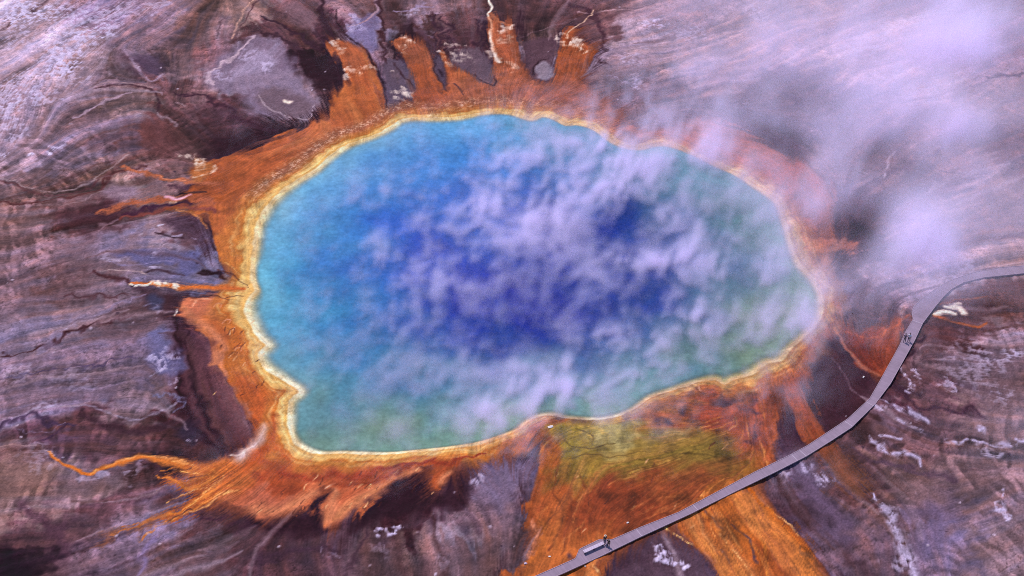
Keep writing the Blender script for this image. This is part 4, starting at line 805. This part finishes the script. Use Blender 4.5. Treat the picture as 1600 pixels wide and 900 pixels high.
def lattice(x, y, z, size, seed):
    """Smooth value noise in space, -1..1."""
    r = np.random.RandomState(seed).rand(64, 64, 64).astype('f4') * 2 - 1
    out = 0
    X_, Y_, Z_ = x / size, y / size, z / size
    i, j, k = np.floor(X_).astype('i4'), np.floor(Y_).astype('i4'), np.floor(Z_).astype('i4')
    fx, fy, fz = (X_ - i), (Y_ - j), (Z_ - k)
    fx, fy, fz = [t * t * (3 - 2 * t) for t in (fx, fy, fz)]
    for a in (0, 1):
        wa = fx if a else 1 - fx
        for b in (0, 1):
            wb = wa * (fy if b else 1 - fy)
            for c in (0, 1):
                out = out + wb * (fz if c else 1 - fz) * r[(i + a) & 63, (j + b) & 63, (k + c) & 63]
    return out
def build_steam():
    lo, hi, vox = np.array([-54, -44, .2]), np.array([112, 96, 13.2]), np.array([.48, .48, .33])
    nx, ny, nz = [int(v) for v in np.ceil((hi - lo) / vox)]
    x, y, z = [np.linspace(lo[a], hi[a], n_).astype('f4') for a, n_ in ((0, nx), (1, ny), (2, nz))]
    gx, gy = np.meshgrid(x, y, indexing='ij')
    st = np.array(table(STEAM)); op = np.clip(st[:, 2], 0, .93)
    q = site(st[:, :2], 2.5)
    num = 0; den = 0
    for (cx, cy), v in zip(q, -np.log(1 - op)):
        wgt = 1 / ((gx - cx) ** 2 + (gy - cy) ** 2 + 2.4 ** 2) ** 2.0
        num = num + wgt * v; den = den + wgt
    tau = blur((num / den).astype('f4'), 2)
    right = sstep(25, 75, gx + .35 * gy)
    H = .55 + .25 * sstep(-40, 20, gx) + 2.4 * right; tau = tau * (1 + .42 * right)
    zz = z[None, None, :]; X3, Y3 = gx[..., None] - .35 * zz, gy[..., None] - .6 * zz
    U3, V3 = (.75 * X3 + .66 * Y3) * .88, (.75 * Y3 - .66 * X3) * 1.0
    w1 = lattice(U3, V3, zz * .4 + 0 * X3, 5.0, 71); w2 = lattice(U3, V3, zz * .4 + 0 * X3, 5.0, 72)
    U3, V3 = U3 + 1.2 * w1, V3 + 1.2 * w2
    n16, n8, n4, n2, n1 = [lattice(U3 + s * 7.1, V3 + 3.3 * s, zz * .35 + 0 * X3, s, 5 + int(s * 10)) for s in (15., 8., 4.0, 2.0, 1.05)]
    r3 = right[..., None]
    n = .28 * n16 + (.42 + .2 * r3) * n8 + (.58 - .05 * r3) * n4 + (.80 - .34 * r3) * n2 + (.85 - .47 * r3) * n1
    puff = np.clip(.38 + .22 * r3 + (.95 - .2 * r3) * n, 0, None) ** 1.1
    fl = .15 + .30 * r3; puff = puff / puff.mean() * (1 - fl) + fl
    prof = np.exp(-zz / H[..., None]) / H[..., None] * sstep(13.2, 7.5, zz)
    edge = sstep(112, 103, gx) * sstep(96, 88, gy) * sstep(-54, -48, gx) * sstep(-44, -40, gy)
    dens = (STEAM_GAIN * (tau * edge)[..., None] * prof * puff).astype('f4')
    dens[dens < .003] = 0
    me = bpy.data.meshes.new('steam'); cnt = dens.size
    me.vertices.add(cnt)
    attr(me, 'd', dens.reshape(-1), 'FLOAT')
    o = link_obj(bpy.data.objects.new('steam', me))
    m = bpy.data.materials.new('white steam'); m.use_nodes = True; nt = m.node_tree; nt.nodes.clear()
    out = nt.nodes.new('ShaderNodeOutputMaterial'); pv = nt.nodes.new('ShaderNodeVolumePrincipled')
    pv.inputs['Color'].default_value = (*STEAM_COLOR, 1); pv.inputs['Density'].default_value = 1.0
    pv.inputs['Anisotropy'].default_value = .0
    nt.links.new(pv.outputs[0], out.inputs['Volume'])
    me.materials.append(m)
    gt = bpy.data.node_groups.new('steam grid', 'GeometryNodeTree')
    gt.interface.new_socket('Geometry', in_out='INPUT', socket_type='NodeSocketGeometry'); gt.interface.new_socket('Geometry', in_out='OUTPUT', socket_type='NodeSocketGeometry')
    A = lambda kind, **kw: N(gt, kind, **kw)
    gi, go = A('NodeGroupInput'), A('NodeGroupOutput')
    pos = A('GeometryNodeInputPosition'); sep = A('ShaderNodeSeparateXYZ'); gt.links.new(pos.outputs[0], sep.inputs[0])
    def mth(op_, a, b):
        n_ = A('ShaderNodeMath', operation=op_)
        for s_, v in zip(n_.inputs, (a, b)):
            if isinstance(v, (int, float)): s_.default_value = v
            else: gt.links.new(v, s_)
        return n_.outputs[0]
    ids = []
    for a, cntx in ((0, nx), (1, ny), (2, nz)):
        t_ = mth('MULTIPLY', mth('SUBTRACT', sep.outputs[a], float(lo[a])), float((cntx - 1) / (hi[a] - lo[a])))
        ids.append(mth('FLOOR', mth('ADD', t_, .5), 0))
    idx = mth('ADD', mth('MULTIPLY', mth('ADD', mth('MULTIPLY', ids[0], float(ny)), ids[1]), float(nz)), ids[2])
    na = A('GeometryNodeInputNamedAttribute', data_type='FLOAT'); na.inputs[0].default_value = 'd'
    si = A('GeometryNodeSampleIndex', data_type='FLOAT', domain='POINT', clamp=True)
    gt.links.new(gi.outputs[0], si.inputs[0]); gt.links.new(na.outputs[0], si.inputs[1])
    f2i = A('FunctionNodeFloatToInt'); gt.links.new(idx, f2i.inputs[0]); gt.links.new(f2i.outputs[0], si.inputs['Index'])
    vc = A('GeometryNodeVolumeCube'); gt.links.new(si.outputs[0], vc.inputs['Density'])
    vc.inputs['Min'].default_value = lo; vc.inputs['Max'].default_value = hi
    vc.inputs['Resolution X'].default_value = nx; vc.inputs['Resolution Y'].default_value = ny; vc.inputs['Resolution Z'].default_value = nz
    sm = A('GeometryNodeSetMaterial'); sm.inputs['Material'].default_value = m
    gt.links.new(vc.outputs[0], sm.inputs[0]); gt.links.new(sm.outputs[0], go.inputs[0])
    md = o.modifiers.new('steam grid', 'NODES'); md.node_group = gt
    tag(o, 'white steam drifting off the hot pool towards the upper right', None, None, 'stuff')
STEAM_GAIN, STEAM_COLOR = .54, (.90, .78, .98)

# ------------------------------------------------------------------ boardwalk
DECK = .66
LOWER = [(560,1034),(700,972),(800,931),(880,896),(942.5,867.5),(998.7,840),(1080,802.5),(1145,770),(1213,737),(1260,713),(1300,688),(1330.7,668),(1368,631),(1392,599),(1413.8,560),(1429.8,531),(1442,505),(1460,481),(1475,462.5),(1487.5,451),(1506,441),(1537.5,433.5),(1600,427),(1760,412)]
UPPER = [(550,1021),(690,959),(800,916),(880,881),(899,872.5),(905,858),(936,843),(956,843),(1000,824),(1061,800),(1125,766),(1180,737),(1226.7,714.7),(1260,697),(1300,670.7),(1324,654.7),(1358.7,622.7),(1373,598),(1394,560),(1405,540.4),(1415.5,517),(1426.5,499),(1424.4,486),(1428,478),(1441,466),(1460,452),(1480,440),(1500,432.5),(1525,424.5),(1562.5,418),(1600,415),(1750,400)]
def hit(o_, d_, P):
    best = None
    for a, b in zip(P[:-1], P[1:]):
        e = b - a; det = d_[0] * -e[1] + d_[1] * e[0]
        if abs(det) < 1e-9: continue
        r = a - o_
        t = (r[0] * -e[1] + r[1] * e[0]) / det; s = (d_[0] * r[1] - d_[1] * r[0]) / det
        if 0 <= s <= 1 and .8 < t < 6 and (best is None or t < best):
            best = t
    return best
def build_walk(g):
    Lw, Up = site(LOWER, DECK), site(UPPER, DECK)
    seg = np.hypot(*np.diff(Lw, axis=0).T); cum = np.concatenate([[0], np.cumsum(seg)])
    S = np.arange(0, cum[-1], .3)
    p = np.column_stack([np.interp(S, cum, Lw[:, 0]), np.interp(S, cum, Lw[:, 1])])
    tg = np.gradient(p, axis=0); tg = np.column_stack([np.convolve(np.pad(tg[:, a], 4, mode='edge'), np.ones(9) / 9, 'valid') for a in (0, 1)])
    tg /= np.hypot(*tg.T)[:, None]; nr = np.column_stack([-tg[:, 1], tg[:, 0]])
    wd = [hit(a, b, Up) for a, b in zip(p, nr)]
    ok = [i for i, w_ in enumerate(wd) if w_]; wd = np.interp(np.arange(len(p)), ok, [wd[i] for i in ok])
    q = p + nr * wd[:, None]
    root = thing('boardwalk', (float(p[0, 0]), float(p[0, 1]), 0), 0, 'long grey plank boardwalk curving round the south and east of the hot spring', 'boardwalk')
    org = np.array([p[0, 0], p[0, 1], 0])
    def ribbon(name, A_, B_, z0, z1, mat, along=True):
        V, F = [], []
        for a, b in zip(A_, B_):
            V += [(a[0], a[1], z1), (b[0], b[1], z1), (b[0], b[1], z0), (a[0], a[1], z0)]
        for i in range(len(A_) - 1):
            k = 4 * i
            for c in range(4):
                F.append((k + c, k + 4 + c, k + 4 + (c + 1) % 4, k + (c + 1) % 4))
        F += [(0, 1, 2, 3), tuple(4 * (len(A_) - 1) + c for c in (3, 2, 1, 0))]
        o = mesh_obj(name, np.array(V) - org, F, mat, root, True)
        attr(o.data, 'along', np.repeat(S[:len(A_)] if len(A_) == len(S) else np.arange(len(A_)), 4), 'FLOAT')
        return o
    m, nt, b = new_mat('weathered deck planks')
    at = N(nt, 'ShaderNodeAttribute', attribute_name='along'); c = N(nt, 'ShaderNodeRGB'); c.outputs[0].default_value = (*albedo((148, 124, 154)), 1)
    wn = N(nt, 'ShaderNodeTexWhiteNoise', noise_dimensions='1D'); fl = N(nt, 'ShaderNodeMath', operation='FLOOR'); dv = N(nt, 'ShaderNodeMath', operation='DIVIDE'); dv.inputs[1].default_value = .15
    nt.links.new(at.outputs['Fac'], dv.inputs[0]); nt.links.new(dv.outputs[0], fl.inputs[0]); nt.links.new(fl.outputs[0], wn.inputs['W'])
    mr = N(nt, 'ShaderNodeMapRange'); mr.inputs[3].default_value = .92; mr.inputs[4].default_value = 1.08; nt.links.new(wn.outputs[0], mr.inputs[0])
    sc_ = N(nt, 'ShaderNodeVectorMath', operation='SCALE'); nt.links.new(c.outputs[0], sc_.inputs[0]); nt.links.new(mr.outputs[0], sc_.inputs['Scale'])
    geo = N(nt, 'ShaderNodeNewGeometry'); o1, _ = mul_noise(nt, sc_.outputs[0], geo.outputs['Position'], .8, .88, 1.12, 5)
    nt.links.new(o1, b.inputs['Base Color']); b.inputs['Roughness'].default_value = .85
    kerb = solid('pale kerb timber', (186, 158, 188), .8, .15, 3); beam = solid('dark bearer timber', (84, 66, 84), .9); seam = solid('pale joint timber', (186, 166, 196), .8)
    ribbon('deck', p + nr * .06, q - nr * .06, DECK - .08, DECK, m)
    ribbon('kerb_board', p, p + nr * .055, DECK - .12, DECK + .06, kerb); ribbon('kerb_board', q - nr * .055, q, DECK - .12, DECK + .06, kerb)
    ribbon('bearer', p + nr * .25, p + nr * .37, DECK - .22, DECK - .085, beam); ribbon('bearer', q - nr * .37, q - nr * .25, DECK - .22, DECK - .085, beam)
    step = 11; posts = 0
    for i in range(0, len(p), step):
        u = (p[i, 0]) ; 
        if abs(p[i, 0]) > 92 or p[i, 1] < -58: continue
        for e in (p[i] + nr[i] * .31, q[i] - nr[i] * .31):
            zg = float(g.h[int((e[1] - g.Y[0, 0]) / g.STEP), int((e[0] - g.X[0, 0]) / g.STEP)])
            if posts >= 98: break
            posts += 1
            box_part('post', (e[0] - org[0], e[1] - org[1], (zg - .3 + DECK - .225) / 2), (.13, .13, DECK - .225 - zg + .3), math.atan2(tg[i, 1], tg[i, 0]), beam, root)
    for u, v in ((1436,503),(1352,628),(1322,660),(1252,705),(1238,711),(1085,792),(1000,832)):
        s_ = site((u, v), DECK); i = int(np.argmin(np.hypot(*(p + nr * wd[:, None] / 2 - s_).T)))
        mid = (p[i] + q[i]) / 2; 
        box_part('joint_strip', (mid[0] - org[0], mid[1] - org[1], DECK + .008), (.10, wd[i] - .14, .014), math.atan2(tg[i, 1], tg[i, 0]), seam, root)
    return p, q, tg
def box_mesh(name, size, mat, bev=.0):
    bm = bmesh.new(); bmesh.ops.create_cube(bm, size=1)
    bmesh.ops.scale(bm, vec=size, verts=bm.verts)
    if bev: bmesh.ops.bevel(bm, geom=bm.edges[:], offset=bev, segments=2, affect='EDGES')
    me = bpy.data.meshes.new(name); bm.to_mesh(me); bm.free(); me.materials.append(mat); return me
def box_part(name, loc, size, rz, mat, parent, bev=.0):
    o = link_obj(bpy.data.objects.new(name, box_mesh(name, size, mat, bev)), parent)
    o.location = loc; o.rotation_euler = (0, 0, rz); return o

# ------------------------------------------------------------------ bench and people
def build_bench():
    a, b = site((912, 862), DECK + .45), site((943, 848), DECK + .45)
    d = b - a; ln = float(np.hypot(*d)); rz = math.atan2(d[1], d[0]); mid = (a + b) / 2
    t = thing('bench', (float(mid[0]), float(mid[1]), DECK), rz, 'long pale backless timber bench in the bay of the boardwalk', 'bench')
    top = solid('pale bench timber', (208, 186, 224), .7, .1, 4); leg = solid('bench leg timber', (72, 56, 80), .8)
    for y in (-.16, .0, .16):
        box_part('seat_board', (0, y, .45), (ln, .15, .05), 0, top, t, .008)
    for x in (-ln * .44, 0, ln * .44):
        box_part('leg', (x, 0, .2225 - .011), (.10, .38, .423), 0, leg, t, .008)
    return t
def skin_mesh(name, nodes, edges, mat, sub=2):
    """nodes: (x, y, z, radius); the first is the root."""
    me = bpy.data.meshes.new(name); me.from_pydata([n_[:3] for n_ in nodes], edges, [])
    o = bpy.data.objects.new(name, me); scn.collection.objects.link(o)
    o.modifiers.new('skin', 'SKIN'); s = o.modifiers.new('sub', 'SUBSURF'); s.levels = s.render_levels = sub
    if not me.skin_vertices:
        bpy.context.view_layer.objects.active = o; bpy.ops.mesh.customdata_skin_add() if hasattr(bpy.ops.mesh, 'customdata_skin_add') else None
    for sv, n_ in zip(me.skin_vertices[0].data, nodes):
        r = n_[3]; sv.radius = r if isinstance(r, tuple) else (r, r); sv.use_root = False
    me.skin_vertices[0].data[0].use_root = True
    dg = bpy.context.evaluated_depsgraph_get(); ev = o.evaluated_get(dg)
    out = bpy.data.meshes.new_from_object(ev, depsgraph=dg); out.name = name
    bpy.data.objects.remove(o); bpy.data.meshes.remove(me)
    out.materials.clear(); out.materials.append(mat)
    out.polygons.foreach_set('use_smooth', np.ones(len(out.polygons), bool))
    return out
def build_person(loc, rz, H, label, shirt, legs, hairc, hat=None, stride=.12, raise_arm=False, lean=0.0):
    k = H / 1.75
    skin = solid('skin', (198, 142, 120), .6, .06); S_ = solid('shirt cloth', shirt, .85, .1, 9); L_ = solid('trouser cloth', legs, .85, .1, 9); Hm = solid('hair', hairc, .6); Sh = solid('shoe leather', (40, 32, 38), .6)
    t = thing('person', loc, rz, label, 'person')
    sc_ = lambda ns: [(x * k, y * k, z * k, (r[0] * k, r[1] * k) if isinstance(r, tuple) else r * k) for x, y, z, r in ns]
    n_, e = [], []
    def add(x, y, z, r, par=None):
        n_.append((x, y + lean * max(0, z - .9), z, r)); 
        if par is not None: e.append((par, len(n_) - 1))
        return len(n_) - 1
    pel = add(0, 0, .95, (.15, .105)); wa = add(0, .005, 1.10, (.135, .095), pel); ch = add(0, .01, 1.30, (.165, .11), wa); nb = add(0, 0, 1.46, (.075, .065), ch); nk = add(0, .005, 1.53, .055, nb)
    hd = add(0, .025, 1.60, (.072, .085), nk); hd2 = add(0, .02, 1.68, (.076, .092), hd); add(0, .012, 1.735, (.05, .06), hd2); add(0, .125, 1.625, .014, hd)
    for s in (-1, 1):
        hp = add(s * .095, 0, .88, .088, pel); kn = add(s * .105, .03 + s * stride * .5, .49, .058, hp); an = add(s * .11, s * stride, .09, .040, kn); add(s * .118, s * stride + .15, .035, .035, an)
        sh = add(s * .19, .0, 1.40, .058, ch)
        if raise_arm and s == 1:
            el = add(s * .27, .10, 1.17, .043, sh); wr = add(s * .16, .26, 1.36, .030, el); hx, hy, hz, fx, fy, fz = s * .14, .28, 1.42, -.1 * s, .2, .8
        else:
            el = add(s * .245, -.03, 1.13, .043, sh); wr = add(s * .255, .04, .89, .030, el); hx, hy, hz, fx, fy, fz = s * .255, .055, .83, -.05 * s, .25, -1
        pm = add(hx, hy, hz, (.036, .018), wr)
        add(s * .075, .075, 1.62, .012, hd) if False else None
        for f, lnf in ((-.027, .065), (-.009, .08), (.009, .075), (.027, .06)):
            b1 = add(hx + f * .4, hy + f * .9, hz + fz * .05, .0095, pm); add(hx + f * .4 + fx * .03, hy + f * .9 + fy * .05 + .01, hz + fz * (.05 + lnf * .7), .008, b1)
        th = add(hx - s * .01, hy + .045, hz + fz * .015, .011, pm); add(hx - s * .02, hy + .065, hz + fz * .05, .009, th)
    part = lambda nm, me: link_obj(bpy.data.objects.new(nm, me), t)
    part('body', skin_mesh('body', sc_(n_), e, skin))
    ns = [(0, 0, .93, (.165, .122)), (0, .005, 1.10, (.152, .112)), (0, .01, 1.30, (.18, .125)), (0, 0, 1.455, (.088, .076))]; es = [(0, 1), (1, 2), (2, 3)]
    for s in (-1, 1):
        ex, ey, ez = (s * .255, .07, 1.22) if raise_arm and s == 1 else (s * .232, -.02, 1.20)
        ns += [(s * .195, 0, 1.40, .074), (ex, ey, ez, .060)]; es += [(2, len(ns) - 2), (len(ns) - 2, len(ns) - 1)]
    ns = [(x, y + lean * max(0, z - .9), z, r) for x, y, z, r in ns]
    part('shirt', skin_mesh('shirt', sc_(ns), es, S_))
    ns = [(0, 0, .97, (.16, .118))]; es = []
    for s in (-1, 1):
        ns += [(s * .095, 0, .86, .102), (s * .105, .03 + s * stride * .5, .49, .074), (s * .11, s * stride - .005, .11, .060)]; b_ = len(ns) - 3; es += [(0, b_), (b_, b_ + 1), (b_ + 1, b_ + 2)]
    part('trousers', skin_mesh('trousers', sc_(ns), es, L_))
    hy = lean * .75
    part('hair', skin_mesh('hair', sc_([(0, hy - .005, 1.70, (.082, .088)), (0, hy - .02, 1.755, (.055, .06)), (0, hy - .05, 1.62, (.06, .035))]), [(0, 1), (0, 2)], Hm))
    for s in (-1, 1):
        part('shoe', skin_mesh('shoe', sc_([(s * .11, s * stride - .03, .05, (.046, .05)), (s * .117, s * stride + .13, .038, (.046, .036)), (s * .118, s * stride + .20, .034, (.032, .028))]), [(0, 1), (1, 2)], Sh))
        bm = bmesh.new(); bmesh.ops.create_uvsphere(bm, u_segments=10, v_segments=8, radius=.013 * k)
        bmesh.ops.translate(bm, vec=(s * .032 * k, (hy + .108) * k, 1.655 * k), verts=bm.verts); me = bpy.data.meshes.new('eye'); bm.to_mesh(me); bm.free(); me.materials.append(Hm); part('eye', me)
    if hat:
        hm = solid('hat felt', hat, .8); bm = bmesh.new()
        prof = [(0, 1.80), (.07, 1.797), (.09, 1.77), (.096, 1.715), (.17, 1.70), (.172, 1.69), (.09, 1.697)]; rows = []
        for r, z_ in prof:
            rows.append([bm.verts.new((r * k * math.cos(a * math.pi / 10), (r * math.sin(a * math.pi / 10) + hy + .005) * k, z_ * k)) for a in range(20)] if r else [bm.verts.new((0, (hy + .005) * k, z_ * k))])
        for A_, B_ in zip(rows[:-1], rows[1:]):
            for i in range(20):
                if len(A_) == 1: bm.faces.new((A_[0], B_[i], B_[(i + 1) % 20]))
                else: bm.faces.new((A_[i], B_[i], B_[(i + 1) % 20], A_[(i + 1) % 20]))
        bmesh.ops.recalc_face_normals(bm, faces=bm.faces); me = bpy.data.meshes.new('hat'); bm.to_mesh(me); bm.free(); me.materials.append(hm); part('hat', me)
    return t
def build_stone(g, u, v, r, label, col=(236, 218, 240), seed=0, stretch=(1, .6, .5), rz=0):
    bm = bmesh.new(); bmesh.ops.create_icosphere(bm, subdivisions=3, radius=1)
    rs = np.random.RandomState(seed); ph = rs.rand(6) * 6
    for vv in bm.verts:
        c = vv.co; f = 1 + .14 * math.sin(3.1 * c.x + ph[0]) + .12 * math.sin(4.3 * c.y + ph[1] + 2 * c.z) + .08 * math.sin(7 * c.z + ph[2] + 3 * c.x)
        vv.co = (c.x * r * f * stretch[0], c.y * r * f * stretch[1], c.z * r * f * stretch[2])
    me = bpy.data.meshes.new('stone'); bm.to_mesh(me); bm.free(); me.materials.append(solid('pale stone', col, .8, .12, 8))
    o = link_obj(bpy.data.objects.new('stone', me)); p = site((u, v), .4)
    zg = float(g.h[int(round((p[1] - g.Y[0, 0]) / g.STEP)), int(round((p[0] - g.X[0, 0]) / g.STEP))])
    o.location = (p[0], p[1], zg + r * stretch[2] * .55); o.rotation_euler = (0, 0, rz)
    return tag(o, label, 'stone', 'pale stones lying on the mats')

def build_all():
    g = Ground()
    build_ground(g); build_water(g)
    build_steam()
    p, q, tg = build_walk(g)
    build_bench()
    at = lambda u, v: (*[float(c) for c in site((u, v), DECK)], DECK)
    build_person(at(945, 849.5), math.radians(200), 1.76, 'tall person in a dark top and pale hat standing at the end of the bench', (44, 34, 48), (110, 104, 140), (60, 40, 36), (226, 200, 190), .06)
    build_person(at(950.5, 854), math.radians(150), 1.56, 'shorter person all in black standing beside the person in the pale hat', (30, 24, 36), (26, 20, 32), (34, 24, 28), None, .05, True)
    build_person(at(1419.5, 534), math.radians(-30), 1.74, 'person in a white shirt and dark trousers walking on the boardwalk bend', (222, 222, 255), (52, 42, 92), (40, 26, 34), None, .16)
    build_person(at(1413, 534.5), math.radians(-20), 1.70, 'person in dark blue clothes on the bend, nearer the orange mat', (66, 50, 96), (50, 36, 72), (46, 30, 36), None, .16, True)
    for i, (u, v, r, lb, st, rz) in enumerate((
        (1349.5, 588.5, .42, 'bright white elongated stone on the dark mat north of the boardwalk bend', (1, .5, .5), 1.0),
        (981, 817, .40, 'pale oblong stone on the orange fan just above the boardwalk, right of the bench', (1, .5, .45), .5),
        (914.5, 885, .24, 'small pale stone on the orange mat just below the boardwalk', (1, .7, .5), .2),
        (859, 869, .34, 'pale flat stone on the orange fan up-slope of the boardwalk end', (1, .6, .35), .1),
        (821, 879, .42, 'lavender grey stone in the orange stream left of the boardwalk end', (1, .8, .5), .4),
        (860, 667, .75, 'large pale slab at the pool outlet above the yellow fan', (1.3, .5, .3), .35))):
        build_stone(g, u, v, r * .5, lb, (246, 232, 246) if i != 4 else (196, 170, 206), i, st, rz)
if bpy:
    build_all()
